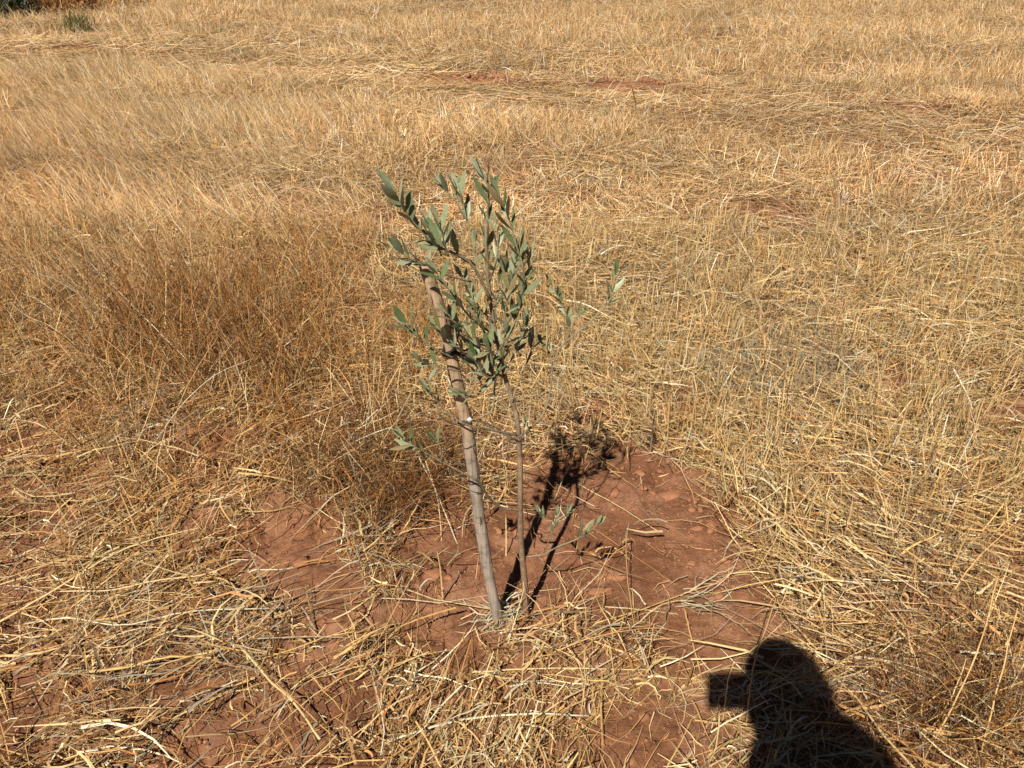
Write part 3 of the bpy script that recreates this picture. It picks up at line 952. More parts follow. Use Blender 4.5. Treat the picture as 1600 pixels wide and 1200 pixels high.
B([(870, 820), (882, 808), (888, 800)], .0008, .5, 2, .65, .5, [-.02, -.02, -.02])
B([(905, 842), (925, 828), (932, 820)], .0008, .7, 1, .85, .5, [0, 0, 0])
B([(812, 690), (818, 675), (820, 660)], .001, .5, 1, .6, .5, [0, -.02, -.02])
B([(742, 500), (728, 508), (712, 505), (700, 490)], .0014, .1, 3, .9, .5, [-.02, -.04, -.06, -.07])
B([(800, 520), (790, 500), (792, 470), (798, 445)], .0016, .2, 4, .85, .5, [-.02, -.04, -.05, -.05])
B([(745, 590), (735, 615), (722, 618)], .0010, .4, 2, .9, .5, [-.05, -.06, -.07])
B([(772, 555), (785, 540), (790, 520)], .0014, .2, 3, .9, .5, [-.03, -.05, -.06])
B([(700, 400), (694, 378), (686, 350)], .0014, .3, 3, .95, .5, [-.03, -.04, -.05])
for (px_, n_) in (([(768, 500), (748, 480), (735, 455), (722, 430)], 5), ([(772, 480), (790, 455), (800, 430), (806, 405)], 5), ([(745, 560), (722, 545), (712, 520), (708, 500)], 5),
                  ([(775, 530), (800, 540), (815, 525), (822, 500)], 4), ([(770, 580), (755, 560), (735, 540), (722, 520)], 5), ([(765, 440), (775, 410), (778, 380), (776, 350)], 4),
                  ([(690, 400), (680, 372), (668, 350)], 3), ([(752, 600), (745, 580), (748, 550)], 4), ([(785, 560), (778, 585), (764, 600)], 3), ([(815, 440), (826, 420), (826, 400)], 3)):
    B(px_, .0014, .1, n_, .8, .5, [.01] + [random.uniform(-.05, .03)] * (len(px_) - 1))
V, Q, C = join(extra)
o = link("small_leaves", mesh_np("small_leaves", V, Q, M_leaf, C, smooth=True), sapling, kind='stuff')

# ------------------------------------------------------------------ single long straws, one thing each
def straw_thing(px, w, col, label, lift=.02, name="long_straw", cat="straw", lifts=None, hollow=True, group=None):
    n = len(px)
    if lifts is None: lifts = [lift] * n
    pts = [hit(u, v, l) for (u, v), l in zip(px, lifts)]
    P = spline(pts, 14, .0006)
    t = np.linspace(0, 1, 14)
    R = w * .5 * (1 - .35 * t)
    # nodes along the stalk stand slightly proud
    R = R * (1 + .25 * (np.arange(14) % 5 == 3))
    cc = np.asarray(col)[None] * (.85 + .3 * rng.random((14, 1)))
    V, Q, C = tube(P, R, 6, cc, squash=.6)
    c = P[0]
    link(name, mesh_np(name, V - c, Q, M_straw, C, smooth=True), loc=c, label=label, cat=cat, group=group)


ST = straw_thing
ST([(905, 757), (965, 790), (1028, 830)], .0045, PALE * .95, "straight straw crossing the upper bare soil right of the sapling", .012)
ST([(930, 827), (990, 868), (1056, 914)], .0030, TAN, "thin brown straw slanting across the middle of the bare soil patch", .008)
ST([(930, 974), (1010, 950), (1095, 918), (1130, 910)], .0045, GOLD, "long golden straw rising to the right below the bare soil patch", .02)
ST([(945, 948), (1000, 952), (1060, 960)], .0045, PALE, "short pale straw lying under the longer golden one below the soil patch", .008)
ST([(978, 830), (980, 900), (990, 970), (1000, 1020)], .0025, TAN, "thin upright brown stem over the lower edge of the soil patch", .01, lifts=[.12, .07, .03, .0])
ST([(602, 1160), (660, 1140), (740, 1122), (830, 1115), (920, 1118)], .0075, WHITE * .9, "thick pale straw curving along the bottom below the stake", .025)
ST([(735, 1050), (860, 1044), (1015, 1046)], .0055, PALE, "long straight straw lying level below the base of the sapling", .02)
ST([(1068, 948), (1078, 985), (1092, 1040), (1097, 1065)], .0055, TAN * .9, "brown bent stem standing left of the photographer's shadow", .0, lifts=[.09, .07, .03, .0])
ST([(1035, 1025), (1045, 1062), (1055, 1092), (1040, 1106)], .0060, TAN, "hooked brown stem on the soil left of the shadow", .008)
ST([(850, 697), (880, 690), (925, 676), (968, 657)], .008, GREY * 1.4, "pale broken stick behind the sapling trunk", .02)
ST([(775, 955), (792, 938), (808, 926), (812, 945)], .006, WHITE * .85, "folded white straw between the stake foot and the trunk", .02, lifts=[.005, .04, .06, .02])
ST([(776, 962), (800, 946), (818, 935)], .004, PALE, "pale straw stub leaning from the stake foot to the trunk", .015)
ST([(852, 985), (838, 1005)], .007, WHITE, "short white straw stub right of the trunk foot", .01)
ST([(37, 975), (110, 965), (190, 977), (300, 955), (430, 950)], .006, WHITE * .9, "long pale wavy straw crossing the lower left ground", .06)
ST([(0, 971), (80, 925), (169, 870), (240, 842), (311, 825)], .0065, PALE, "long straw rising from the left edge over the lower left ground", .08)
ST([(94, 924), (170, 922), (244, 907), (320, 897), (377, 875)], .005, PALE * 1.1, "long pale straw arching above the wavy one at lower left", .07)
ST([(135, 1050), (200, 1042), (262, 1026), (340, 1028)], .010, GOLD, "broad golden leaf blade lying at lower left", .05)
ST([(375, 1009), (420, 1060), (461, 1099), (500, 1155)], .0075, PALE, "pale straw falling steeply to the right at lower left", .05)
ST([(522, 1028), (560, 1003), (606, 972)], .011, GOLD, "thick golden straw pointing up right toward the stake foot", .04)
ST([(0, 1025), (50, 1022), (95, 1012)], .009, PALE, "frayed pale grass head lying at the lower left edge", .05)
ST([(142, 412), (215, 485), (289, 559)], .0040, WHITE * .95, "long pale straw slanting through the brown weeds at left", .18)
ST([(275, 745), (272, 660), (300, 590), (345, 520)], .0035, PALE, "tall bowed straw standing in the soil gap at left", .0, lifts=[0, .15, .25, .3])
ST([(215, 735), (270, 650), (330, 590), (395, 560)], .0035, WHITE * .9, "pale straw rising right out of the left hand tussock", .0, lifts=[0, .12, .2, .22])
ST([(190, 750), (235, 640), (255, 560)], .003, PALE, "thin straw standing left of the bowed one", .0, lifts=[0, .12, .2])
ST([(1221, 926), (1265, 880), (1307, 836)], .0065, WHITE * .9, "pale straw rising right above the photographer's shadow", .05)
ST([(1349, 905), (1420, 908), (1497, 912)], .006, WHITE, "white straw lying level in the stubble above the shadow", .03)
ST([(1165, 1144), (1172, 1080), (1182, 1024), (1212, 937)], .0050, GOLD * .9, "tall curved straw crossing the head of the shadow", .0, lifts=[.0, .08, .14, .2])
ST([(1085, 1125), (1180, 1140), (1290, 1178)], .0055, GOLD * .8, "straw lying across the shadow of the neck", .03)
ST([(1440, 1195), (1490, 1100), (1530, 1010), (1560, 900)], .004, GOLD, "tall golden straw standing at lower right edge", .0, lifts=[.0, .12, .22, .32])
ST([(1530, 1190), (1558, 1080), (1590, 950)], .004, GOLD, "golden straw nearest the right edge", .0, lifts=[.0, .12, .24])
ST([(1290, 1050), (1340, 1020), (1400, 1000), (1470, 985)], .004, PALE, "pale bowed straw over the dark weeds at lower right", .06)
ST([(1500, 1018), (1560, 1022), (1600, 1030)], .008, WHITE, "white broad straw at the right edge beside the golden stems", .04)
ST([(960, 345), (985, 344), (1008, 343)], .010, WHITE, "small white straw lying in stubble behind the sapling", .05)
ST([(1503, 368), (1530, 362), (1552, 357)], .012, WHITE, "white straw over the bare spot in far right stubble", .08)
ST([(1240, 690), (1252, 668), (1266, 645)], .006, WHITE * .9, "pale leaning straw stub in the right hand stubble", .05)
ST([(1340, 680), (1450, 672), (1600, 655)], .006, GOLD, "long golden straw lying toward the right edge", .04)
ST([(1130, 740), (1230, 760), (1330, 820), (1450, 855), (1600, 900)], .010, PALE * .9, "thick bundle straw sweeping to the right edge through the stubble", .05)
ST([(1180, 800), (1290, 835), (1400, 870), (1560, 895)], .008, GOLD, "golden straw lying under the thick sweeping one", .035)
ST([(655, 715), (678, 760), (715, 850)], .005, WHITE * .9, "pale straw leaning from the weeds down to the left of the stake", .0, lifts=[.1, .06, .0])
ST([(665, 720), (684, 780), (690, 845)], .004, PALE, "second pale straw beside the one left of the stake", .0, lifts=[.1, .05, .0])
ST([(608, 860), (632, 825), (656, 780)], .006, GOLD, "golden straw stub standing over the dark thatch left of the stake", .0, lifts=[.02, .05, .09])

# stems that stand alone far off
dead_px = hit(992, 190)
pr = [tube(spline([dead_px, dead_px + (0.0, 0, .12), dead_px + (-.05, 0, .28)], 8), .005, 5, BROWN),
      tube(spline([dead_px + (0, 0, .14), dead_px + (.07, 0, .17)], 5), .004, 5, BROWN),
      tube(spline([dead_px + (0, 0, .11), dead_px + (-.09, 0, .14)], 5), .004, 5, BROWN)]
V, Q, C = join(pr)
link("lone_weed", mesh_np("lone_weed", V - dead_px, Q, M_straw, C), loc=dead_px, label="thin dark dead stem standing alone near the far ruts", cat="weed")


# grey weed skeleton right of the soil patch
def weed_skeleton(c, n, r, h, col, w, label, name="dead_weed", cat="weed", az=(0, 6.283), el=(.05, .5), seg=7, mat=M_straw):
    x = rng.normal(0, r * .15, n) + c[0]; y = rng.normal(0, r * .15, n) + c[1]
    V, Q, C = straws(x, y, .004 + rng.random(n) * h * .5, rng.uniform(az[0], az[1], n), rng.uniform(el[0], el[1], n), rng.uniform(.5, 1, n) * r,
                     rng.normal(.3, .3, n), rng.normal(0, .8, n), rng.uniform(.6, 1, n) * w, np.asarray(col) * rng.uniform(.7, 1.2, (n, 1)), seg, gh, .18, .7, 1.)
    V = V - c
    return link(name, mesh_np(name, V, Q, mat, C), loc=c, label=label, cat=cat)


weed_skeleton(hit(1075, 940), 26, .16, .03, GREY * 1.5, .0035, "grey weathered dead weed sprawling at the lower right of the soil patch", az=(-.5, .5))
weed_skeleton(hit(785, 968), 80, .10, .045, WHITE * .75, .0040, "white dried grass tuft at the foot of the stake", name="dried_tuft", cat="grass tuft", az=(2.6, 6.8), el=(.05, .9))
weed_skeleton(hit(1210, 610), 60, .20, .05, GREY * .9, .0030, "grey dead weed flattened in the stubble right of the sapling")
weed_skeleton(hit(640, 790), 260, .19, .12, BROWN * 1.4, .0022, "dark brown dead weed left of the stake", el=(.3, 1.4))
weed_skeleton(hit(940, 150 + 80), 40, .22, .06, GREY * .8, .005, "grey dry weed tuft in the stubble behind the sapling")

# reddish dry weeds with seed heads in the left tussock
wi = 0
for (u, v) in [(300, 600), (340, 640), (400, 610), (250, 560), (440, 640), (370, 560), (460, 560), (210, 520), (320, 530), (480, 610), (290, 500), (180, 580), (420, 500)]:
    c = hit(u, v); parts = []
    for s_ in range(16):
        a = rng.uniform(0, 6.283); h = rng.uniform(.2, .40); ln = rng.uniform(.03, .14)
        b0 = np.array([rng.normal(0, .03), rng.normal(0, .03), -.01])
        tip_ = b0 + np.array([math.cos(a) * ln - .05, math.sin(a) * ln, h])
        P_ = spline([b0, (b0 + tip_) / 2 + rng.normal(0, .012, 3), tip_], 6)
        cc = (ORG * .75, BROWN * 1.2, TAN * .9)[s_ % 3]
        parts.append(tube(P_, np.linspace(.0017, .0010, 6), 3, cc, caps=False))
        for q_ in range(5):
            f = rng.uniform(.45, 1); p0 = P_[int(f * 5)]
            p1 = p0 + rng.normal(0, .018, 3) + (0, 0, .022)
            parts.append(tube(np.array([p0, (p0 + p1) / 2, p1]), .0009, 3, cc, caps=False))
            parts.append(tube(np.array([p1, p1 + (0, 0, .003), p1 + (0, 0, .006)]), [.001, .0028, .0005], 4, BROWN * .8, caps=False))
    V, Q, C = join(parts)
    link("seeding_weed" + ("" if wi == 0 else ".%03d" % wi), mesh_np("seeding_weed", V, Q, M_straw, C), loc=c,
         label="reddish brown dry weed with seed heads in the tussock left of the sapling", cat="weed", group="seeding weeds in the left tussock")
    wi += 1

# ------------------------------------------------------------------ stones and clods
def stone_mesh(seed, nlat=7, nlon=10, rough=.28):
    r = np.random.default_rng(seed); V = []
    ph = r.uniform(0, 6, 6)
    for i in range(nlat + 1):
        th = math.pi * i / nlat
        for j in range(nlon):
            a = 2 * math.pi * j / nlon
            q = 1 + rough * (math.sin(2 * a + ph[0]) * .5 * math.sin(th) + math.sin(3 * a + ph[1] + th * 2) * .4 * math.sin(th) + math.sin(4 * th + ph[2]) * .25) + r.normal(0, .12) * (0 < i < nlat)
            V.append((q * math.sin(th) * math.cos(a), q * math.sin(th) * math.sin(a), q * math.cos(th)))
    Q = [(i * nlon + j, i * nlon + (j + 1) % nlon, (i + 1) * nlon + (j + 1) % nlon, (i + 1) * nlon + j) for i in range(nlat) for j in range(nlon)]
    return np.array(V), np.array(Q)[:, ::-1]


STONES = [(1045, 774, 26, 9, .35, "long flat red clod at the upper right rim of the bare soil"), (960, 771, 9, 7, 0, "round pinkish stone under the straight straw on the soil"),
          (680, 899, 15, 11, 0, "rounded clod left of the stake foot"), (700, 903, 7, 6, 0, "small clod beside the rounded clod left of the stake"),
          (959, 900, 20, 9, -.3, "flat clod in the soil right of the trunk below the leaf shadow"), (1018, 771, 7, 5, 0, "small pale stone left of the long flat clod"),
          (1080, 880, 9, 5, 0, "small pink stone in the middle of the bare soil patch"), (1044, 907, 5, 4, 0, "tiny white pebble at the lower middle of the soil patch"),
          (958, 795, 6, 4, 0, "small stone below the round pinkish one"), (1005, 763, 7, 5, 0, "little pebble above the small pale stone at the rim"),
          (1122, 930, 9, 7, 0, "stone left of the shadow top on the open soil"), (1112, 934, 5, 4, 0, "pebble touching the stone above the shadow"),
          (932, 925, 22, 8, .1, "low broad clod below the leaf shadow"), (1090, 826, 10, 5, 0, "flattened pebble near the right rim of the soil patch"),
          (560, 955, 12, 9, .3, "angular orange clod in the soil left of the stake"), (470, 880, 14, 8, .5, "large clod on the soil slope left of the sapling"),
          (240, 868, 12, 8, 0, "pink stone half buried in straw at lower left"), (60, 662, 12, 8, 0, "clod in the soil opening at far left"),
          (815, 1148, 10, 7, 0, "small clod near the bottom centre"), (985, 1190, 8, 6, 0, "pebble at the bottom edge of the open soil"),
          (732, 961, 7, 5, 0, "pebble just left of the stake foot"), (1000, 740, 10, 6, 0, "lump of soil at the shaded upper rim of the patch")]
for k, (u, v, ru, rv, rz, lab) in enumerate(STONES):
    c = hit(u, v); dist = np.linalg.norm(c - np.array([0, 0, CAM_H])); s = dist / FPX
    a, b = stone_mesh(100 + k)
    Vs = a * np.array([ru * s, rv * s * 1.15, rv * s * .75])
    cr, sr = math.cos(rz), math.sin(rz)
    Vs = Vs @ np.array([[cr, sr, 0], [-sr, cr, 0], [0, 0, 1]])
    link("stone" if k == 0 else "stone.%03d" % k, mesh_np("stone", Vs, b, M_stone, smooth=True), loc=c + np.array([0, 0, rv * s * .1]), label=lab, cat="stone")
# crumbs and clods: joined real geometry over the open soil


def crumbs(name, P, s, res, seed, label):
    V0, Q0, o = [], [], 0
    for q in range(5):
        a, b = stone_mesh(seed + q, *res)
        if res[0] < 5: a = a * (1 + np.random.default_rng(seed + q).normal(0, .12, (len(a), 1)))
        sel = np.arange(q, len(P), 5); Pq, sq = P[sel], s[sel]; n = len(Pq)
        z = height(Pq[:, 0], Pq[:, 1]); ang = rng.uniform(0, 6.283, n)
        Vc = a[None] * sq[:, None, None] * np.stack([rng.uniform(.8, 1.6, n), rng.uniform(.8, 1.2, n), rng.uniform(.5, .95, n)], 1)[:, None]
        ca, sa = np.cos(ang)[:, None], np.sin(ang)[:, None]
        Vc = np.stack([Vc[..., 0] * ca - Vc[..., 1] * sa, Vc[..., 0] * sa + Vc[..., 1] * ca, Vc[..., 2]], -1)
        Vc += np.stack([Pq[:, 0], Pq[:, 1], z + sq * .25], 1)[:, None]
        V0.append(Vc.reshape(-1, 3)); Q0.append((b[None] + (np.arange(n) * len(a))[:, None, None]).reshape(-1, 4) + o); o += n * len(a)
    link(name, mesh_np(name, np.vstack(V0), np.vstack(Q0), M_stone, smooth=False), label=label, kind='stuff')


P = scatter(90000, .5, 2.6)
bb = bare(P[:, 0], P[:, 1]); cl_ = fbm(P[:, 0] * 7, P[:, 1] * 7, 2)
P = P[rng.random(len(P)) < (bb * .8 + .03) * np.clip((cl_ - .3) * 3, .1, 1)][:9500]
crumbs("soil_crumbs", P, .0012 + .0045 * rng.random(len(P)) ** 4, (3, 5), 3, "small crumbs and grains of red earth on the open soil")
P = scatter(30000, .5, 4.0)
bb = bare(P[:, 0], P[:, 1]); cl_ = fbm(P[:, 0] * 5 + 2, P[:, 1] * 5, 2)
P = P[rng.random(len(P)) < bb * np.clip((cl_ - .5) * 5, .03, 1)][:900]
crumbs("soil_clods", P, .004 + .010 * rng.random(len(P)) ** 3, (5, 8), 21, "loose clods of red earth broken up over the open soil")
P = scatter(90000, 4.0, 12.0)
uu, vv_ = project(P[:, 0], P[:, 1]); mk = seg_mask(uu, vv_, FURROW[:4])
P = P[rng.random(len(P)) < np.clip(mk, 0, 1) ** 2 * (fbm(P[:, 0] * 3, P[:, 1] * 3, 2) > .5)][:700]
crumbs("furrow_clods", P, .006 + .034 * rng.random(len(P)) ** 4, (4, 6), 31, "dark red clods turned up along the far furrow")

# ------------------------------------------------------------------ far shrubs and green weed, upper left
def shrub(u, v, w, h, cols, n, label, name, cat, lw=.01, el=(.3, 1.5)):
    c = hit(u, v); k = n
    x = rng.normal(0, w * .22, k); y = rng.normal(0, w * .22, k)
    V, Q, C = straws(x, y, rng.random(k) * h * .55, rng.uniform(0, 6.283, k), rng.uniform(el[0], el[1], k), rng.uniform(.25, .6, k) * h, rng.normal(.3, .4, k), rng.normal(0, .8, k),
                     rng.uniform(.5, 1.3, k) * lw, np.array(cols)[rng.integers(0, len(cols), k)] * rng.uniform(.7, 1.25, (k, 1)), 3, None, .25, .7, 1.2)
    root = link(name, None, label=label, cat=cat, loc=c)
    link("foliage", mesh_np("foliage", V, Q, M_straw, C), root)
    parts = []
    for s_ in range(9):
        a_ = rng.uniform(0, 6.283); tip_ = np.array([math.cos(a_) * w * .3, math.sin(a_) * w * .3, h * rng.uniform(.5, .85)])
        parts.append(tube(spline([(0, 0, -.05), tip_ * .5 + rng.normal(0, .02, 3), tip_], 6), np.linspace(.012, .004, 6), 5, BROWN, caps=False))
    V, Q, C = join(parts)
    link("stems", mesh_np("stems", V, Q, M_straw, C), root)


G1, G2 = np.array([.10, .11, .055]), np.array([.15, .15, .085])
shrub(8, 32, .75, .55, [G1, G2, G1 * .6], 1500, "grey green bush at the top left corner of the field", "bush", "bush", .02)
shrub(128, 56, .42, .34, [np.array([.16, .17, .06]), np.array([.24, .22, .09])], 160, "small green weed tuft alone in the golden stubble, upper left", "green_weed", "weed", .012, (1.0, 1.6))
for k, (u, v, w, h, cs, lab) in enumerate([(40, 14, 1.1, .62, [BROWN * 1.1, GREY * .45, G1], "dark brown dry shrub behind the grey green bush"),
                                           (85, 6, 1.5, .7, [GREY * .4, BROWN, G2 * .7], "grey brown shrub on the top edge, left of the others"),
                                           (125, 6, 1.2, .6, [G1, BROWN, GREY * .5], "dark leafy shrub on the top edge, right of the others"),
                                           (70, 20, 1.0, .35, [ORG * .8, BROWN * 1.4, TAN], "russet dry grass clump below the dark shrubs"),
                                           (110, 20, 1.0, .3, [ORG * .85, TAN, BROWN * 1.4], "rust coloured clump right of the russet one"),
                                           (170, 12, 1.4, .3, [TAN, ORG, GOLD], "tan grass clump right of the rust coloured one")]):
    shrub(u, v, w, h, cs, 1600, lab, "dry_shrub" if k == 0 else "dry_shrub.%03d" % k, "shrub", .02)

P = scatter(60000, 12, 30, .8, 1)
uu, vv_ = project(P[:, 0], P[:, 1]); P = P[verge(uu, vv_ + 2) & (uu > -60)][:9000]
x, y = P.T; n = len(x)
V, Q, C = straws(x, y, np.zeros(n), rng.uniform(0, 6.283, n), rng.normal(1.2, .25, n), rng.uniform(.1, .42, n), rng.uniform(.1, .8, n), rng.normal(0, .6, n),
                 rng.uniform(.006, .014, n), palette(n, (.04, .1, .3, .4, .3, .04, 0)), 3, gh, .12, .6, 1.)
link("verge_grass", mesh_np("verge_grass", V, Q, M_straw, C), label="rusty brown uncut grass along the top left verge", kind='stuff')

# ------------------------------------------------------------------ photographer (stands behind the camera; the shadow is real)
M_shirt = mat_plain("dark_blue_cotton", (.05, .07, .12), .9, .1)
M_trs = mat_plain("grey_denim", (.09, .09, .1), .9, .1)
M_skin = mat_plain("skin", (.45, .26, .17), .5, .3)
M_hair = mat_plain("dark_hair", (.02, .015, .012), .7, .2)
M_shoe = mat_plain("brown_leather", (.12, .07, .04), .6, .3)
SH = hit(1230, 1096)                       # where the middle of the head's shadow falls
HZ = 1.70
HC = SH - S * ((SH[2] - HZ) / S[2])        # head centre
HX, HY = HC[0], HC[1]


def skin_obj(name, verts, edges, radii, mat, parent, sub=2):
    me = bpy.data.meshes.new(name); me.from_pydata([tuple(v) for v in verts], edges, [])
    me.materials.append(mat)
    o = link(name, me, parent)
    m = o.modifiers.new("skin", 'SKIN'); m.use_smooth_shade = True
    for v, r in zip(me.skin_vertices[0].data, radii):
        v.radius = r if isinstance(r, tuple) else (r, r)
    me.skin_vertices[0].data[0].use_root = True
    s_ = o.modifiers.new("sub", 'SUBSURF'); s_.levels = s_.render_levels = sub
    return o




def unshadow(u, v, z):
    g = hit(u, v)
    return g - S * ((g[2] - z) / S[2])


SR, SL = unshadow(1372, 1222, 1.43), unshadow(1205, 1250, 1.43)
NK, CH = unshadow(1232, 1142, 1.53), unshadow(1285, 1240, 1.40)
FX, FY = float(CH[0]), float(CH[1])
gz = float(height(FX, FY))
person = link("person", None, label="person in dark blue shirt and grey trousers holding a phone up to photograph the sapling", cat="person", loc=(FX, FY, gz))


def rel(p): return (p[0] - FX, p[1] - FY, p[2] - gz)


EL = unshadow(1275, 1240, 1.26)
verts = [(FX, FY - .02, .98), (FX, FY, 1.15), (FX, FY, 1.29), tuple(CH), tuple(NK), (HX + .01, HY - .02, 1.61),                     # 0-5
         tuple(SL), (SL[0] - .04, SL[1] - .02, 1.16), (SL[0] - .03, SL[1] + .06, .92),                                              # left arm 6-8
         tuple(SR), (SR[0] + .03, SR[1] + .05, 1.20), (FX + .02, .02, 1.24),                                                       # right arm 9-11
         (FX - .10, FY - .02, .93), (FX - .11, FY + .03, .50), (FX - .12, FY - .02, .09),
         (FX + .10, FY - .02, .93), (FX + .12, FY + .02, .50), (FX + .13, FY - .03, .09)]
edges = [(0, 1), (1, 2), (2, 3), (3, 4), (4, 5), (3, 6), (6, 7), (7, 8), (3, 9), (9, 10), (10, 11), (0, 12), (12, 13), (13, 14), (0, 15), (15, 16), (16, 17)]
rad_ = [(.125, .10), (.13, .10), (.165, .115), (.14, .10), (.092, .085), (.068, .068), (.068, .068), .047, .034, (.072, .072), .047, .036,
        (.088, .088), .062, .048, (.088, .088), .062, .048]
skin_obj("body", [rel(v) for v in verts], edges, rad_, M_shirt, person)
# trousers as clothing over the legs
tv = [(FX, FY - .02, 1.0), (FX - .10, FY - .02, .90), (FX - .11, FY + .03, .50), (FX - .12, FY - .02, .10), (FX + .10, FY - .02, .90), (FX + .12, FY + .02, .50), (FX + .13, FY - .03, .10)]
skin_obj("trousers", [rel(v) for v in tv], [(0, 1), (1, 2), (2, 3), (0, 4), (4, 5), (5, 6)], [(.128, .105), .10, .076, .066, .10, .076, .066], M_trs, person)
for sx in (-.12, .13):
    skin_obj("shoe", [rel(v) for v in ((FX + sx, FY - .07, .05), (FX + sx, FY + .02, .055), (FX + sx, FY + .10, .045), (FX + sx, FY + .17, .035))], [(0, 1), (1, 2), (2, 3)], [(.04, .045), (.045, .05), (.048, .04), (.038, .03)], M_shoe, person, 2)


# head: one lofted surface with brow, nose, lips and chin
def head_mesh(scale=1.06, grow=0.0, hair=False):
    V = []; nl, nn = 22, 28
    for i in range(nl + 1):
        th = math.pi * i / nl; z = math.cos(th)
        for j in range(nn):
            a = 2 * math.pi * j / nn
            sx, sy = math.sin(th) * math.sin(a), math.sin(th) * math.cos(a)
            X_, Y_, Z_ = .078 * sx, .098 * sy, .118 * z
            if z < 0: X_ *= 1 - .32 * z * z; Y_ *= 1 - .22 * z * z
            f = max(sy, 0) ** 2
            if not hair:
                Y_ += .026 * math.exp(-((z + .12) / .14) ** 2) * math.exp(-(sx / .14) ** 2) * f        # nose
                Y_ -= .009 * math.exp(-((z - .08) / .09) ** 2) * math.exp(-((abs(sx) - .4) / .16) ** 2) * f   # eye sockets
                Y_ += .007 * math.exp(-((z + .46) / .05) ** 2) * math.exp(-(sx / .3) ** 2) * f         # lips
                Y_ += .008 * math.exp(-((z + .75) / .12) ** 2) * f                                  # chin
            k = 1 + grow
            V.append((X_ * k * scale, Y_ * k * scale, Z_ * k * scale))
    Qh = [(i * nn + j, i * nn + (j + 1) % nn, (i + 1) * nn + (j + 1) % nn, (i + 1) * nn + j) for i in range(nl) for j in range(nn)]
    return np.array(V), np.array(Qh)[:, ::-1]


Rt = np.array(Matrix.Rotation(math.radians(12), 3, 'Z') @ Matrix.Rotation(math.radians(-28), 3, 'X'))
a, b = head_mesh()
head = link("head", mesh_np("head", a @ Rt.T, b, M_skin, smooth=True), person); head.location = (HX - FX, HY - FY, HZ - gz)
a, b = head_mesh(1.08, .13, True)
b = np.array([q for q in b if np.mean([a[k][1] for k in q]) < .03 + max(0, np.mean([a[k][2] for k in q]) - .04) * 1.2 and np.mean([a[k][2] for k in q]) > -.075])
o = link("hair", mesh_np("hair", a @ Rt.T, b, M_hair, smooth=True), head)
for sx in (-1, 1):
    vv, qq = stone_mesh(1, 6, 8, .0)
    vv = vv * np.array([.010, .018, .030]) + np.array([sx * .080, -.006, -.004])
    link("ear", mesh_np("ear", vv @ Rt.T, qq, M_skin, smooth=True), head)
    vv, qq = stone_mesh(1, 6, 8, .0)
    vv = vv * np.array([.013, .009, .009]) + np.array([sx * .031, .083, .010])
    link("eye", mesh_np("eye", vv @ Rt.T, qq, M_white, smooth=True), head)

# phone, landscape, lens just behind the camera point
M_ph = mat_plain("dark_phone_shell", (.03, .03, .035), .25, .5)
M_scr = mat_plain("phone_screen_glass", (.01, .01, .012), .08, .5)
phone = link("mobile_phone", None, label="dark mobile phone held sideways in the photographer's right hand", cat="phone")
phone.matrix_world = Matrix.Translation(Vector((0, 0, CAM_H)) - Vector(FW) * .012) @ cam.rotation_euler.to_matrix().to_4x4()


def rbox(sx, sy, sz, r, n=5):
    """rounded slab centred on the origin"""
    out = []
    for cx, cy, a0 in ((1, 1, 0), (-1, 1, 90), (-1, -1, 180), (1, -1, 270)):
        for k in range(n):
            a_ = math.radians(a0 + 90 * k / (n - 1)); out.append((cx * (sx / 2 - r) + r * math.cos(a_), cy * (sy / 2 - r) + r * math.sin(a_)))
    m = len(out); V = []
    for z, ins in ((-sz / 2, .0012), (-sz / 2 + .0012, 0), (sz / 2 - .0012, 0), (sz / 2, .0012)):
        for (x_, y_) in out: V.append((x_ * (1 - ins / sx * 2), y_ * (1 - ins / sy * 2), z))
    F = [(i * m + j, i * m + (j + 1) % m, (i + 1) * m + (j + 1) % m, (i + 1) * m + j) for i in range(3) for j in range(m)]
    F += [tuple(range(m))[::-1], tuple(range(3 * m, 4 * m))]
    me = bpy.data.meshes.new("slab"); me.from_pydata(V, [], F); return me


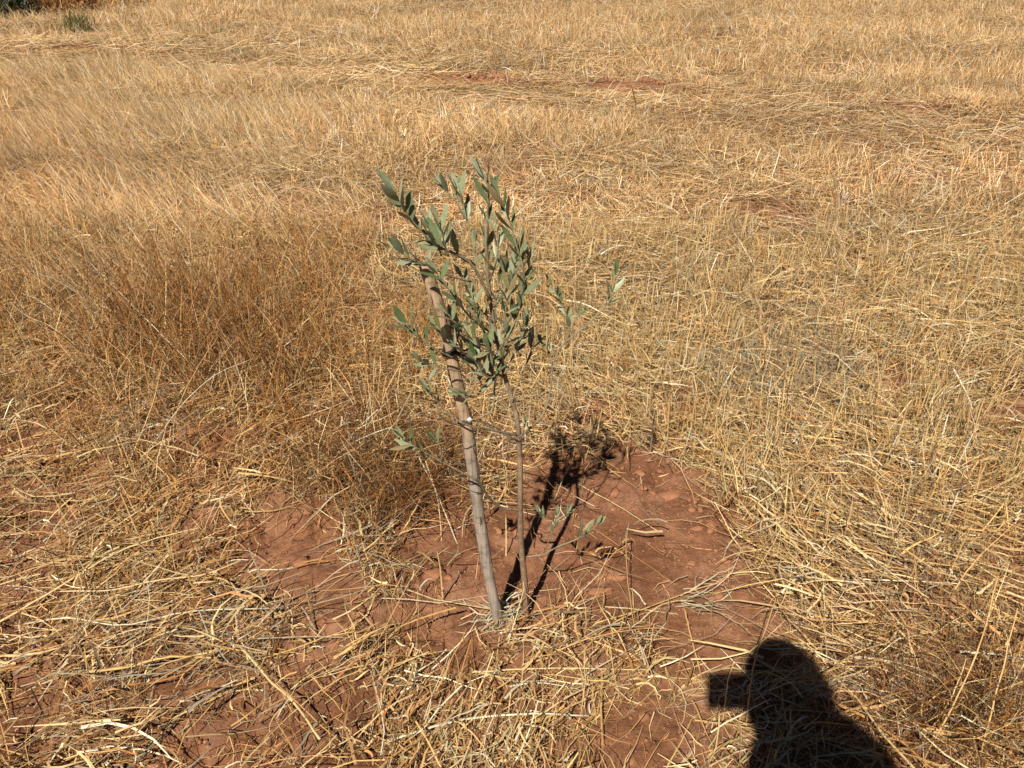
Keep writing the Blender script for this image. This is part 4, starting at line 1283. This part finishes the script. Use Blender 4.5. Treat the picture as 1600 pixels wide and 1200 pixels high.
me = rbox(.164, .080, .0095, .010); me.materials.append(M_ph)
o = link("shell", me, phone); o.location = (.058, -.012, .0045)
me = rbox(.152, .070, .0008, .008); me.materials.append(M_scr)
o = link("screen", me, phone); o.location = (.058, -.012, .0094)
me = rbox(.014, .014, .0014, .0065); me.materials.append(M_scr)
o = link("lens", me, phone); o.location = (0, 0, -.0006)

# hands: palm and separate fingers in one skinned surface each
def hand(name, wrist, palm, tips, thumb):
    verts = [wrist, palm]; edges = [(0, 1)]; rr = [(.027, .02), (.030, .020)]
    for tip_, ln in tips:
        k = len(verts)
        pv = Vector(palm); tv_ = Vector(tip_)
        mid = (pv + tv_) / 2 + Vector((.0, -.016, .012))
        verts += [tuple(pv.lerp(mid, .55)), tuple(mid), tuple(tv_)]
        edges += [(1, k), (k, k + 1), (k + 1, k + 2)]; rr += [.0105, .0092, .0078]
    k = len(verts); pv = Vector(wrist).lerp(Vector(palm), .6); t_ = Vector(thumb)
    verts += [tuple(pv.lerp(t_, .5) + Vector((0, -.01, 0))), tuple(t_)]
    edges += [(1, k), (k, k + 1)]; rr += [.013, .010]
    return skin_obj(name, [rel(v) for v in verts], edges, rr, M_skin, person)


PW = phone.matrix_world
def pw(x_, y_, z_): return tuple(PW @ Vector((x_, y_, z_)))
hand("hand", (.135, -.09, 1.385), pw(.135, -.050, .030), [(pw(.100, .0, -.012), 1), (pw(.112, -.012, -.012), 1), (pw(.122, -.026, -.012), 1), (pw(.128, -.040, -.012), 1)], pw(.105, -.020, .020))
lw = Vector((SL[0] - .01, SL[1] + .12, .80))
hand("hand", tuple(lw), tuple(lw + Vector((.0, .02, -.07))), [(tuple(lw + Vector((.005 + k * .004, .035 + k * .018, -.17 + abs(k - 1.5) * .008))), 1) for k in range(4)], tuple(lw + Vector((.03, .085, -.075))))
# sleeves end above bare forearms
skin_obj("forearm", [rel(v) for v in ((FX + .08, .0, 1.235), (.135, -.09, 1.38))], [(0, 1)], [.046, .033], M_skin, person)
skin_obj("forearm", [rel(v) for v in ((SL[0] - .03, SL[1] + .05, .95), tuple(lw))], [(0, 1)], [.046, .034], M_skin, person)
